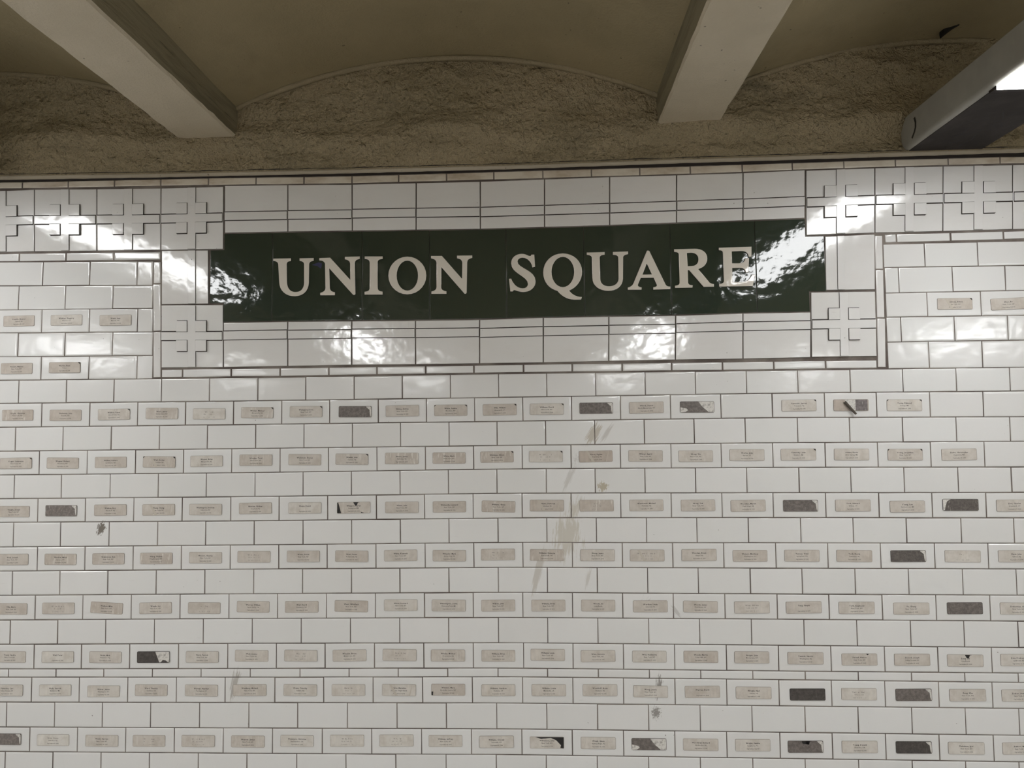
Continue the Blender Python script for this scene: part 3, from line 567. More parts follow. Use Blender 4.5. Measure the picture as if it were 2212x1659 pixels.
M_FLOOR = k.out(k.mix(k.noise(p, 3, 5), (0.30, 0.28, 0.25), (0.38, 0.355, 0.32)), 0.5)
k = N('plain_wall'); M_WALL = k.out((0.60, 0.58, 0.54), 0.35)

# ------------------------------------------------------------------ room shell
RX, RY = 7.0, -10.6
floor = tag(mesh_obj('floor', box_me('floor', -RX, RX, RY, 0.10, -0.12, 0.0), None, [M_FLOOR]), kind='structure')
for nm, a in (('wall_left', (-RX - 0.15, -RX, RY, 0.10, 0, 3.1)), ('wall_right', (RX, RX + 0.15, RY, 0.10, 0, 3.1)), ('wall_front', (-RX - 0.15, RX + 0.15, RY - 0.15, RY, 0, 3.1))):
    tag(mesh_obj(nm, box_me(nm, *a), None, [M_WALL]), kind='structure')

# wall behind the tiles: the mortar bed the tiles are set in
wall = tag(mesh_obj('wall_back', box_me('wall_back', -RX, RX, 0.0014, 0.10, 0.0, 2.384), None, [M_GROUT]), kind='structure')

# plaster wall above the tiles, lumpy, as deep as it looks
def lump(x, z):
    v = Vector((x * 2.3, 3.1, z * 5.5))
    a = noise.fractal(v, 1.0, 2.0, 4, noise_basis='PERLIN_ORIGINAL')
    b = noise.fractal(Vector((x * 9, 7.7, z * 17)), 0.9, 2.0, 3, noise_basis='PERLIN_ORIGINAL')
    e = noise.noise(Vector((x * 60, 1.0, z * 85)))
    return a, b, e
def plaster_y(x, z):
    a, b, e = lump(x, z)
    zz = z - interp(x, PLT_M)
    k0 = min(1.0, max(0.0, zz / 0.05))
    y = -0.010 - 0.006 * (1 - k0)
    y += k0 * (-0.024 * a - 0.008 * b) - 0.0016 * e * (0.4 + 0.6 * k0)
    lg = math.exp(-((zz - 0.105 - 0.02 * a) / 0.03) ** 2)      # soft ledge where the lunettes were packed in
    y -= 0.010 * lg * k0
    y += 0.016 * k0 * min(1, max(0, (zz - 0.13) / 0.06))
    return min(y, 0.012)
PLT_M = [(a / 1000, b / 1000) for a, b in PLT]
PLB_M = [(a / 1000, b / 1000) for a, b in PLB]
nx, nz = 780, 58
xs = [-3.4 + 6.6 * i / nx for i in range(nx + 1)]
V, F = [], []
for x in xs:
    z0 = interp(x, PLT_M)
    V.append((x, 0.03, z0))
    for j in range(nz):
        z = z0 + (2.86 - z0) * (j / (nz - 1)) ** 1.0
        V.append((x, plaster_y(x, z), z))
w = nz + 1
for i in range(nx):
    for j in range(w - 1):
        F.append((i * w + j, (i + 1) * w + j, (i + 1) * w + j + 1, i * w + j + 1))
me = pydata('wall_top', V, F, None, True)
wall_top = tag(mesh_obj('wall_top', me, None, [M_PLASTER]), kind='structure')
mesh_obj('plaster_backing', box_me('plaster_backing', -RX, RX, 0.03, 0.10, 2.384, 3.1), wall_top, [M_PLASTER])

# thin mortar bead between the plaster and the top tiles
V, F = [], []
nb_ = 300
for i in range(nb_ + 1):
    x = -3.4 + 6.6 * i / nb_
    zt = interp(x, PLT_M) + 0.002; zb = interp(x, PLB_M) + 0.0012 * noise.noise(Vector((x * 25, 0, 0)))
    V += [(x, 0.02, zt), (x, -0.009, zt), (x, -0.0105, (zt + zb) / 2), (x, -0.008, zb), (x, 0.02, zb)]
for i in range(nb_):
    for j in range(4):
        F.append((i * 5 + j, i * 5 + j + 1, (i + 1) * 5 + j + 1, (i + 1) * 5 + j))
tag(mesh_obj('trim_1', pydata('trim_1', V, F, None, True), None, [M_BEAD]), kind='structure')

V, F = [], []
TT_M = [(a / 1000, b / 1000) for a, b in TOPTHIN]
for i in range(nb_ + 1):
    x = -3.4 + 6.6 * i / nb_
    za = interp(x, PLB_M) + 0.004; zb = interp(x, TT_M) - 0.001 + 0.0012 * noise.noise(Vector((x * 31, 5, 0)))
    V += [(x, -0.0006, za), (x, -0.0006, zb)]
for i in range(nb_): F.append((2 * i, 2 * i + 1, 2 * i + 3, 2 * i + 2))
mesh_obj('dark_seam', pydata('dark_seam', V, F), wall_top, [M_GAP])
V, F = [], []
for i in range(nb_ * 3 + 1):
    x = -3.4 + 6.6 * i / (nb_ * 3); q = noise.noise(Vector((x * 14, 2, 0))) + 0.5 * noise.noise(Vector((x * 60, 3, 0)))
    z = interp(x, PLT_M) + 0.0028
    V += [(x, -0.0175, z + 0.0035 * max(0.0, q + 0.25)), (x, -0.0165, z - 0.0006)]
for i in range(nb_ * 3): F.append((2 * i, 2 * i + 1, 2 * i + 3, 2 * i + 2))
mesh_obj('shadow_line', pydata('shadow_line', V, F), wall_top, [M_GAP])  # shadow under the plaster edge, drawn as a thin jagged dark strip

# ceiling: shallow vaults between concrete beams that run away from the wall
PITCH, BX0, BW = 1.533, -1.0555, 0.191
BZ = 2.513; SPRING = 2.614; CROWN = 2.758
ceil = tag(mesh_obj('ceiling', box_me('ceiling', -RX, RX, RY, 0.10, 3.02, 3.15), None, [M_VAULT]), kind='structure')
for kx in range(-4, 5):
    xc = BX0 + PITCH * kx
    if abs(xc) > RX - 0.2: continue
    # beam: bottom face in light paint, flanks in vault paint, slightly ragged arrises
    V, F, M = [], [], []
    ys = [0.02 + (RY - 0.02) * (j / 120) ** 1.6 for j in range(121)]
    for y in ys:
        e = [0.006 * noise.noise(Vector((q * 9 + kx, y * 70, 2))) + 0.003 * noise.noise(Vector((q * 9 + kx, y * 17, 5))) for q in range(4)]
        hw = BW / 2
        V += [(xc - hw, y, 2.80), (xc - hw, y, BZ + 0.007 + e[0]), (xc - hw + 0.006 + e[1], y, BZ),
              (xc + hw - 0.006 + e[2], y, BZ), (xc + hw, y, BZ + 0.007 + e[3]), (xc + hw, y, 2.80)]
    for j in range(120):
        for q in range(5):
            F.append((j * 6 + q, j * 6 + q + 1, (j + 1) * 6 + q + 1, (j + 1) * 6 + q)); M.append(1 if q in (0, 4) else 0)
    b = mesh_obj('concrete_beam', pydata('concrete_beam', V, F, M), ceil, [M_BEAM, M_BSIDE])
    # vault to the right of this beam
    xa, xb = xc + BW / 2 - 0.002, xc + PITCH - BW / 2 + 0.002
    if xb > RX: continue
    h = (xb - xa) / 2; rise = CROWN - SPRING; R = (h * h + rise * rise) / (2 * rise)
    V, F = [], []
    na, ny = 28, 40
    for j in range(ny + 1):
        y = 0.02 + (RY - 0.02) * (j / ny) ** 1.8
        for i in range(na + 1):
            t = -1 + 2 * i / na
            x = (xa + xb) / 2 + h * t
            z = CROWN - R + math.sqrt(R * R - (h * t) ** 2)
            z += 0.006 * noise.noise(Vector((x * 2.5, y * 2.5, 9)))
            V.append((x, y, z))
    for j in range(ny):
        for i in range(na):
            F.append((j * (na + 1) + i, j * (na + 1) + i + 1, (j + 1) * (na + 1) + i + 1, (j + 1) * (na + 1) + i))
    mesh_obj('vault', pydata('vault', V, F, None, True), ceil, [M_VAULT])
    if -4.3 < xc < 2.3:      # pale rounded bead where the vault meets the wall
        V, F = [], []
        for i in range(na * 2 + 1):
            t = -1 + i / na
            x = (xa + xb) / 2 + h * t
            zc = CROWN - R + math.sqrt(R * R - (h * t) ** 2) - 0.004
            for q in range(6):
                an = 2 * math.pi * q / 6
                V.append((x, 0.003 + 0.011 * math.cos(an), zc + 0.009 * math.sin(an)))
        for i in range(na * 2):
            for q in range(6):
                F.append((i * 6 + q, i * 6 + (q + 1) % 6, (i + 1) * 6 + (q + 1) % 6, (i + 1) * 6 + q))
        mesh_obj('plaster_bead', pydata('plaster_bead', V, F, None, True), wall_top, [M_SEAM])
# a dark blister of paint on the right vault
V = [(1.229, -0.036, 2.750), (1.238, -0.024, 2.745), (1.245, -0.040, 2.749), (1.254, -0.060, 2.753), (1.264, -0.074, 2.755), (1.246, -0.060, 2.752), (1.232, -0.053, 2.749)]
V += [(a, b - 0.002, 2.768) for a, b, c in V]
fl = mesh_obj('paint_flake', pydata('paint_flake', V, [tuple(range(7))] + [(i, (i + 1) % 7, 7 + (i + 1) % 7, 7 + i) for i in range(7)]), ceil, [M_BLACK])

# ------------------------------------------------------------------ light troughs
def trough(x, label, marks=False):
    t = empty('light_trough', (x, 0, 2.403))
    tag(t, label, 'light', 'light troughs hung across the platform')
    hw, hh, r = 0.1215, 0.098, 0.016
    prof = []
    prof += [(-hw, hh), (-hw, r)]
    for q in range(1, 5):
        a = math.pi / 2 * q / 4; prof.append((-hw + r - r * math.cos(a), r - r * math.sin(a)))
    for q in range(0, 5):
        a = math.pi / 2 * q / 4; prof.append((hw - r + r * math.sin(a), r - r * math.cos(a)))
    prof += [(hw, hh), (-hw, hh)]
    n = len(prof)
    V, F = [], []
    for y in (-0.002, RY):
        V += [(a, y, b) for a, b in prof]
    for i in range(n - 1):
        F.append((i, i + 1, n + i + 1, n + i))
    F.append(tuple(range(n - 1))); F.append(tuple(range(2 * n - 2, n - 1, -1)))
    hs = mesh_obj('housing', pydata('housing', V, F, None, True), t, [M_GREY])
    hs.data.set_sharp_from_angle(angle=math.radians(40))
    for (ya, yb) in LENSES:
        mesh_obj('dark_strip', box_me('dark_strip', -0.112, 0.112, -ya + 0.001, -ya + 0.028, -0.006, 0.003), t, [M_GAP])  # dark strip across the wall end of the lens
        mesh_obj('lens', box_me('lens', -0.112, 0.112, -yb, -ya, -0.010, 0.002), t, [M_LENS if ya < 1 else M_LENS2])
        mesh_obj('end_cap', box_me('end_cap', -0.112, 0.112, -yb - 0.012, -yb - 0.001, -0.010, 0.002), t, [M_CAP])
    ends = [0.0] + [q for ab in LENSES for q in ab] + [-RY]
    for q in range(0, len(ends), 2):
        ya, yb = ends[q] + (0.014 if q else 0.001), ends[q + 1] - (0.030 if q < len(ends) - 2 else 0)
        mesh_obj('added_shade_plate', box_me('added_shade_plate', -0.108, 0.108, -yb, -ya, -0.0012, 0.003), t, [M_SHADE_PLATE])  # separate plate added to darken the underside
    if marks:      # marker scrawl on the underside and the flank near the wall
        rg = random.Random(5)
        def stroke(pts, wd, flank=False):
            V, F = [], []
            for i, (a, b) in enumerate(pts):
                p0 = pts[max(0, i - 1)]; p1 = pts[min(len(pts) - 1, i + 1)]
                d = Vector((p1[0] - p0[0], p1[1] - p0[1])).normalized(); nn = Vector((-d.y, d.x)) * wd / 2
                for s_ in (1, -1):
                    u, v = a + nn.x * s_, b + nn.y * s_
                    V.append((-hw - 0.0006, u, v) if flank else (u, v, -0.0018))
            for i in range(len(pts) - 1):
                F.append((2 * i, 2 * i + 1, 2 * i + 3, 2 * i + 2))
            return pydata('marker_scrawl', V, F)
        S = [([(-0.03, -0.17), (-0.025, -0.13), (-0.04, -0.115), (0.0, -0.135), (0.02, -0.16)], .005), ([(-0.03, -0.075), (-0.01, -0.07), (0.0, -0.085)], .006),
             ([(0.02, -0.12), (0.03, -0.09), (0.02, -0.06), (0.03, -0.03)], .004), ([(0.03, -0.19), (0.035, -0.165), (0.06, -0.17), (0.045, -0.19)], .005),
             ([(-0.06, -0.215), (-0.03, -0.2), (-0.01, -0.215)], .003), ([(0.0, -0.26), (0.03, -0.22), (0.02, -0.20)], .003), ([(0.05, -0.28), (0.03, -0.23)], .003), ([(0.07, -0.24), (0.085, -0.2), (0.08, -0.16)], .003)]
        for pts, wd in S:
            mesh_obj('marker_scrawl', stroke(pts, wd), t, [M_INK])
        mesh_obj('marker_streak', stroke([(-0.074, 0.076), (-0.079, 0.060), (-0.078, 0.045), (-0.071, 0.033), (-0.058, 0.020)], .008, True), t, [M_BLACK])
    return t
trough(1.2435, 'grey metal light trough jutting from the tiled wall top at right', True)
trough(-1.885, 'grey metal light trough just beyond the left edge of the sign wall')
trough(4.37, 'grey metal light trough further along the platform, second to the right')
trough(-5.01, 'grey metal light trough further along the platform, second to the left')

# ------------------------------------------------------------------ wall tiles
def tile_mesh(name, w_, h_, e=0.0014):
    ins = [(0.0075, 0.0), (0.0055, 0.00003), (0.0032, 0.00018), (0.0014, 0.00060), (0.0004, 0.0012), (0.0, 0.0020), (0.0, 0.0060)]
    V, F = [], []
    for d, y in ins:
        V += [(-w_ / 2 + d, y, -h_ / 2 + d), (w_ / 2 - d, y, -h_ / 2 + d), (w_ / 2 - d, y, h_ / 2 - d), (-w_ / 2 + d, y, h_ / 2 - d)]
    for r in range(len(ins) - 1):
        for i in range(4):
            j = (i + 1) % 4
            F.append((r * 4 + i, (r + 1) * 4 + i, (r + 1) * 4 + j, r * 4 + j))
    F.append((0, 1, 2, 3))
    me = pydata(name, V, F); front_normals(me)
    return me
ME_TILE = tile_mesh('tile', 0.1500, 0.0728); ME_TILE.materials.append(M_TILE)
ME_THIN = tile_mesh('thin_tile', 0.1500, 0.0240); ME_THIN.materials.append(M_TILE)
ME_TOPT = tile_mesh('thin_tile_top', 0.1500, 0.0240); ME_TOPT.materials.append(M_TOP)
ME_HALF = tile_mesh('cut_tile', 0.0420, 0.0728); ME_HALF.materials.append(M_TILE)
ME_EDGE = tile_mesh('edge_tile', 0.0240, 0.1480); ME_EDGE.materials.append(M_TRIM)

rt = random.Random(11)
tiles = []          # (kind, cx, cz, w, h, rot)
def add_tile(kind, x0, x1, zt0, zt1, zb0, zb1, g=0.0022):
    w_ = x1 - x0 - g; h_ = ((zt0 - zb0) + (zt1 - zb1)) / 2 - g
    rot = -math.atan2((zt1 + zb1 - zt0 - zb0) / 2, x1 - x0)
    tiles.append((kind, (x0 + x1) / 2, (zt0 + zt1 + zb0 + zb1) / 4, w_, h_, rot))
def mmp(l): return [(a / 1000, b / 1000) for a, b in l]
order = ['E'] + list('FGHIJKLMNOPQtRSTU')
prevz = mmp(ROWS['E'][1])
for r in order[1:]:
    js = [j / 1000 for j in ROWS[r][0]]
    while js[0] > -3.3: js.insert(0, js[0] - 0.1535)
    while js[-1] < 3.1: js.append(js[-1] + 0.1535)
    zl = mmp(ROWS[r][1])
    for a, b in zip(js, js[1:]):
        add_tile('thin_tile' if r == 't' else 'tile', a, b, interp(a, prevz), interp(b, prevz), interp(a, zl), interp(b, zl))
    prevz = zl
zz = prevz                                      # more courses below the frame
for q in range(3):
    zl = [(a, b - 0.0755) for a, b in zz]
    x = -3.3 + (0.077 if q % 2 else 0)
    while x < 3.1:
        add_tile('tile', x, x + 0.1535, interp(x, zz), interp(x + 0.1535, zz), interp(x, zl), interp(x + 0.1535, zl)); x += 0.1535
    zz = zl
def strip_rows(tab, tabb, kind, ext=0, g=0.0022):
    t, b = mmp(tab), mmp(tabb)
    if ext < 0:
        for q in range(-ext):
            t.insert(0, (t[0][0] - 0.1535, t[0][1])); b.insert(0, (b[0][0] - 0.1535, b[0][1]))
    for q in range(max(0, ext)):
        t.append((t[-1][0] + 0.1535, t[-1][1])); b.append((b[-1][0] + 0.1535, b[-1][1]))
    for i in range(len(t) - 1):
        kk = kind
        if kind == 'tile' and t[i + 1][0] - t[i][0] < 0.08: kk = 'cut_tile'
        add_tile(kk, (t[i][0] + b[i][0]) / 2, (t[i + 1][0] + b[i + 1][0]) / 2, t[i][1], t[i + 1][1], b[i][1], b[i + 1][1], g)
for a, b in ((LA, LAb), (LB, LBb), (LC, LCb), (LD, LDb), (LE, LEb)): strip_rows(a, b, 'tile', -10)
for a, b in ((RA, RAb), (RB, RBb), (RC, RCb), (RD, RDb), (RE, REb)): strip_rows(a, b, 'tile', 10)
strip_rows(TL_thin, TL_thinb, 'thin_tile', -10, 0.004)
strip_rows(TR_thin, TR_thinb, 'thin_tile', 10, 0.0045)
strip_rows(BOT_thin, BOT_thinb, 'thin_tile', 0, 0.0045)
nt = len(tiles)
t_, b_ = mmp(TOPTHIN), mmp(TOPTHINb)
for q in range(10):
    for l_ in (t_, b_): l_.insert(0, (l_[0][0] - 0.1535, l_[0][1])); l_.append((l_[-1][0] + 0.1535, l_[-1][1]))
for i in range(len(t_) - 1):
    add_tile('thin_tile_top', (t_[i][0] + b_[i][0]) / 2, (t_[i + 1][0] + b_[i + 1][0]) / 2, t_[i][1], t_[i + 1][1], b_[i][1], b_[i + 1][1], 0.0032)
for L in (VL, VR):
    L = mmp(L)
    for q in range(3):
        a, b, c_, d = L[2 * q:2 * q + 4]
        tiles.append(('edge_tile', (a[0] + b[0] + c_[0] + d[0]) / 4, (a[1] + c_[1]) / 2, b[0] - a[0] - 0.003, a[1] - c_[1] - 0.004, -math.atan2(a[0] - c_[0], a[1] - c_[1]) * -1))

MES = {'tile': (ME_TILE, 0.15, 0.0728), 'thin_tile': (ME_THIN, 0.15, 0.024), 'thin_tile_top': (ME_TOPT, 0.15, 0.024), 'cut_tile': (ME_HALF, 0.042, 0.0728), 'edge_tile': (ME_EDGE, 0.024, 0.148)}
FX0, FX1, FZ0 = -1.72, 1.42, 0.49
def seen(t):
    _, cx, cz, w_, h_, _r = t
    vx = max(0, min(cx + w_ / 2, FX1) - max(cx - w_ / 2, FX0)); vz = max(0, cz + h_ / 2 - max(cz - h_ / 2, FZ0 + 0.015 * 0))
    return vx * max(0, vz) * (1 + 0.06 * cx)
rank = sorted([i for i, t in enumerate(tiles) if t[0] == 'tile'], key=lambda i: -seen(tiles[i]))
single = set(rank[:300]) | {i for i, t in enumerate(tiles) if t[0] != 'tile' and FX0 - 0.08 < t[1] < FX1 + 0.12}
NAMES = {'tile': 'tile', 'thin_tile': 'thin_tile', 'thin_tile_top': 'cap_tile', 'cut_tile': 'cut_tile', 'edge_tile': 'edge_tile'}
bm = bmesh.new()
for i, (kind, cx, cz, w_, h_, rot) in enumerate(tiles):
    me, nw, nh = MES[kind]
    dy = rt.uniform(-0.0004, 0.0005)
    e = Euler((max(-0.004, min(0.004, rt.gauss(0, 0.0019))), rot, max(-0.003, min(0.003, rt.gauss(0, 0.0019)))))
    if i in single:
        o = bpy.data.objects.new(NAMES[kind], me); COL.objects.link(o); o.parent = wall
        o.location = (cx, dy, cz); o.rotation_euler = e; o.scale = (w_ / nw, 1, h_ / nh)
    else:
        mt = Matrix.LocRotScale(Vector((cx, dy, cz)), e, Vector((w_ / nw, 1, h_ / nh)))
        vs = [bm.verts.new(mt @ v.co) for v in me.vertices]
        for p_ in me.polygons:
            f_ = bm.faces.new([vs[v] for v in p_.vertices]); f_.smooth = False
me = bpy.data.meshes.new('outer_tiles'); bm.to_mesh(me); bm.free()
o = mesh_obj('outer_tiles', me, wall, [M_TILE]); o['kind'] = 'stuff'
o['label'] = 'further white glazed tiles at the edges of the wall'

# ------------------------------------------------------------------ relief tiles (fret squares), sign border, sign
def bil(Q, u, v):          # Q = TL,TR,BR,BL ; u right, v up
    tl, tr, br, bl = Q
    return ((bl[0] * (1 - u) + br[0] * u) * (1 - v) + (tl[0] * (1 - u) + tr[0] * u) * v, (bl[1] * (1 - u) + br[1] * u) * (1 - v) + (tl[1] * (1 - u) + tr[1] * u) * v)
def shrink(Q, d):
    (a, b, c_, e) = Q
    return [(a[0] + d, a[1] - d), (b[0] - d, b[1] - d), (c_[0] - d, c_[1] + d), (e[0] + d, e[1] + d)]
def fret(name, Q, parent, tilt=0.0):
    Q = shrink(Q, 0.0014)
    C_ = [bil(Q, 0, 0), bil(Q, 1, 0), bil(Q, 1, 1), bil(Q, 0, 1)]
    base = mesh_obj(name, slab(name, C_, -0.0022, 0.006, 0.0018, 2, 1), parent, [M_TRIM, M_FLANK])
    a, b = 0.436, 0.564
    lo, hi = 0.006, 0.994
    plus = [(a, lo), (b, lo), (b, a), (hi, a), (hi, b), (b, b), (b, hi), (a, hi), (a, b), (lo, b), (lo, a), (a, a)]
    for v0, v1 in ((a - 0.013, a), (b, b + 0.020)):
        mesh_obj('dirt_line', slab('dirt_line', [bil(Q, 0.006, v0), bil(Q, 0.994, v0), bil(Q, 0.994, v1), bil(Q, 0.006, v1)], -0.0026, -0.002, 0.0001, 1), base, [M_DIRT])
    mesh_obj('raised_cross', slab('raised_cross', [bil(Q, u, v) for u, v in plus], -0.0058, -0.002, 0.0007, 2, 1), base, [M_TRIM, M_FLANK])
    for (u0, u1) in ((0.256, 0.431), (0.569, 0.744)):
        for (v0, v1) in ((0.256, 0.431), (0.569, 0.744)):
            P = [bil(Q, u0, v0), bil(Q, u1, v0), bil(Q, u1, v1), bil(Q, u0, v1)]
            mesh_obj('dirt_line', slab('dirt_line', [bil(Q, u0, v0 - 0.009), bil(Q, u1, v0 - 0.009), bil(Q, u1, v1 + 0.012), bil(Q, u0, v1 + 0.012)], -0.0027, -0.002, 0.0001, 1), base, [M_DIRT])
            mesh_obj('raised_square', slab('raised_square', P, -0.0085, -0.002, 0.0012, 2, 1), base, [M_TRIM, M_FLANK])
    return base

def q4(t, b, i):
    t, b = mmp(t), mmp(b)
    return [t[i], t[i + 1], b[i + 1], b[i]]
for l_ in (FR_L, FR_Lb):
    for q in range(4): l_.insert(0, (l_[0][0] - 208, l_[0][1]))
for l_ in (FR_R, FR_Rb):
    for q in range(4): l_.append((l_[-1][0] + 206, l_[-1][1]))
for i in range(7): fret('fret_tile', q4(FR_L, FR_Lb, i), wall)
for i in range(7): fret('fret_tile', q4(FR_R, FR_Rb, i), wall)

sign = tag(empty('station_sign', (0, 0, 1.77)), 'long dark green station name sign reading UNION SQUARE in raised cream letters', 'sign')
def sg(o):
    o.parent = sign; o.matrix_parent_inverse = Matrix.Translation((0, 0, -1.77)); return o
SIGN_T = []
for Q in (CORN_TL, CORN_TR, CORN_BL, CORN_BR):
    sg(fret('corner_block', mmp(Q), None))
def banded(name, Q, v0, v1, vertical=False):
    Q = shrink(Q, 0.0016)
    o = mesh_obj(name, slab(name, [bil(Q, 0, 0), bil(Q, 1, 0), bil(Q, 1, 1), bil(Q, 0, 1)], -0.0022, 0.006, 0.0018, 2, 1), None, [M_TRIM, M_FLANK])
    P = [(v0, 0.003), (v1, 0.003), (v1, 0.997), (v0, 0.997)] if vertical else [(0.003, v0), (0.997, v0), (0.997, v1), (0.003, v1)]
    if not vertical:
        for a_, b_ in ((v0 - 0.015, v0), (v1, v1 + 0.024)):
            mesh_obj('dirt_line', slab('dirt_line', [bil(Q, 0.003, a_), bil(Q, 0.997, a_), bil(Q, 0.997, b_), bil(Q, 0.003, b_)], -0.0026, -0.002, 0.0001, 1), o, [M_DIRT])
    mesh_obj('raised_band', slab('raised_band', [bil(Q, *u) for u in P], -0.0055, -0.002, 0.0007, 2, 1), o, [M_TRIM, M_FLANK])
    return sg(o)
def frac(t, b, l, i): return (l[i][1] - b[i][1]) / (t[i][1] - b[i][1])
for i in range(9):
    banded('border_tile', q4(BT, BTb, i), frac(BT, BTb, BTl2, i), frac(BT, BTb, BTl1, i))
for i in range(9):
    banded('border_tile', q4(BB, BBb, i), frac(BB, BBb, BBl2, i), frac(BB, BBb, BBl1, i))
banded('side_tile', mmp(SIDE_L), 0.575, 0.735, True)
banded('side_tile', mmp(SIDE_R), 0.235, 0.375, True)

gx = [-1.0405] + [a / 1000 for a, b in GREENX] + [0.8785]
TT = lambda x: interp(x, mmp(BTb)) - 0.0022
BBz = lambda x: interp(x, mmp(BB)) + 0.0022
panels = []
for i in range(8):
    a, b = gx[i] + 0.0006, gx[i + 1] - 0.0006
    if i == 0:
        c1 = -0.9955
        pts = [(c1, BBz(c1)), (b, BBz(b)), (b, TT(b)), (c1, TT(c1)), (c1, 2.1485), (a, 2.1485), (a, 1.9785), (c1, 1.9785)]
    elif i == 7:
        c1, c2 = 0.8225, 0.8275
        pts = [(a, BBz(a)), (c2, BBz(c2)), (c2, 1.9795), (b, 1.9795), (b, 2.1495), (c1, 2.1495), (c1, TT(c1)), (a, TT(a))]
    else:
        pts = [(a, BBz(a)), (b, BBz(b)), (b, TT(b)), (a, TT(a))]
    o = sg(mesh_obj('green_panel', slab('green_panel', pts, -0.0016, 0.006, 0.0016, 2, 0), None, [M_GREEN]))
    panels.append((a, b, o))

def curve_mesh(name, polys, extrude, bevel):
    cu = bpy.data.curves.new(name, 'CURVE'); cu.dimensions = '2D'; cu.fill_mode = 'BOTH'
    cu.extrude = extrude; cu.bevel_depth = bevel; cu.bevel_resolution = 1; cu.offset = 0.0
    for pl in polys:
        sp = cu.splines.new('POLY'); sp.points.add(len(pl) - 1); sp.use_cyclic_u = True
        for pt, (a, b) in zip(sp.points, pl): pt.co = (a, b, 0, 1)
    ob = bpy.data.objects.new(name, cu); COL.objects.link(ob)
    dg = bpy.context.evaluated_depsgraph_get()
    me = bpy.data.meshes.new_from_object(ob.evaluated_get(dg))
    bpy.data.objects.remove(ob); bpy.data.curves.remove(cu)
    return me
for ch, polys in LETTERS:
    pm = [[(a * 1e-4, b * 1e-4) for a, b in pl] for pl in polys]
    me = curve_mesh('letter', pm, 0.0012, 0.0019)
    me.transform(Matrix.Rotation(math.pi / 2, 4, 'X'))          # stand it up: local z -> -y
    me.transform(Matrix.Translation((0, -0.0026, 0)))
    me.update()
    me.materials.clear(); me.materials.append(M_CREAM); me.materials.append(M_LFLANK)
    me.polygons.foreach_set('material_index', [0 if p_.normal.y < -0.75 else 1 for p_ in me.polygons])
    xm = sum(a for a, b in pm[0]) / len(pm[0])
    par = next(o for a, b, o in panels if a <= xm <= b)
    o = mesh_obj('letter', me, par); o['label'] = 'raised cream letter ' + ch
# blue crayon mark beside the first letter
V = [(-0.712, -0.0021, 2.094), (-0.690, -0.0021, 2.102), (-0.679, -0.0021, 2.098), (-0.682, -0.0021, 2.081), (-0.694, -0.0021, 2.090)]
k = N('blue_ink'); M_BLUE = k.out((0.012, 0.014, 0.07), 0.3)
mesh_obj('blue_mark', pydata('blue_mark', V, [(0, 1, 2, 3, 4)]), panels[1][2], [M_BLUE])

# ------------------------------------------------------------------ printed name stickers
GL = {}
def glyph(ch, off):
    key = (ch, off)
    if key not in GL:
        cu = bpy.data.curves.new('g', 'FONT'); cu.body = ch; cu.size = 1.0; cu.resolution_u = 1; cu.offset = off; cu.fill_mode = 'FRONT'
        ob = bpy.data.objects.new('g', cu); COL.objects.link(ob)
        dg = bpy.context.evaluated_depsgraph_get()
        me = bpy.data.meshes.new_from_object(ob.evaluated_get(dg))
        v = [(q.co.x, q.co.y) for q in me.vertices]; f = [tuple(p_.vertices) for p_ in me.polygons]
        x0 = min(q[0] for q in v); x1 = max(q[0] for q in v)
        GL[key] = ([(a - x0, b) for a, b in v], f, x1 - x0)
        bpy.data.objects.remove(ob); bpy.data.curves.remove(cu); bpy.data.meshes.remove(me)
    return GL[key]
TXT = {}
def text_mesh(s, size, off, rough=0.0, seed=0):
    key = (s, size, off, rough, seed if rough else 0)
    if key in TXT: return TXT[key]
    V, F = [], []; x = 0.0; rg = random.Random(seed)
    for ch in s:
        if ch == ' ': x += 0.30; continue
        v, f, adv = glyph(ch, off)
        if not (rough and rg.random() < rough):
            n0 = len(V); V += [(a + x, b) for a, b in v]; F += [tuple(i + n0 for i in q) for q in f]
        x += adv + 0.085
    w_ = x - 0.085
    V = [((a - w_ / 2) * size, 0.0, b * size) for a, b in V]
    if not V: V, F = [(0, 0, 0), (1e-4, 0, 0), (0, 0, 1e-4)], [(0, 1, 2)]
    TXT[key] = pydata('print', V, F)
    return TXT[key]

LW, LH, LR = 0.1030, 0.0345, 0.0035
def outline(w_, h_, r, n=3):
    out = []
    for cx, cz, a0 in ((w_ / 2 - r, -h_ / 2 + r, -90), (w_ / 2 - r, h_ / 2 - r, 0), (-w_ / 2 + r, h_ / 2 - r, 90), (-w_ / 2 + r, -h_ / 2 + r, 180)):
        for q in range(n + 1):
            a = math.radians(a0 + 90 * q / n); out.append((cx + r * math.cos(a), cz + r * math.sin(a)))
    return out
def label_mesh(name, m0, m1):
    o0 = outline(LW, LH, LR); o1 = outline(LW - 0.0014, LH - 0.0014, LR - 0.0007); n = len(o0)
    V = [(a, 0.0006, b) for a, b in o0] + [(a, -0.0004, b) for a, b in o0] + [(a, -0.0004, b) for a, b in o1]
    F, M = [], []
    for i in range(n):
        j = (i + 1) % n
        F += [(i, j, n + j, n + i), (n + i, n + j, 2 * n + j, 2 * n + i)]; M += [1, 1]
    F.append(tuple(range(2 * n, 3 * n))); M.append(0)
    me = pydata(name, V, F, M); me.materials.append(m0); me.materials.append(m1)
    return me
ME_LABEL = label_mesh('name_sticker', M_PAPER, M_RIM)
ME_RES = label_mesh('adhesive_patch', M_RESID, M_RIM)
PC = {}
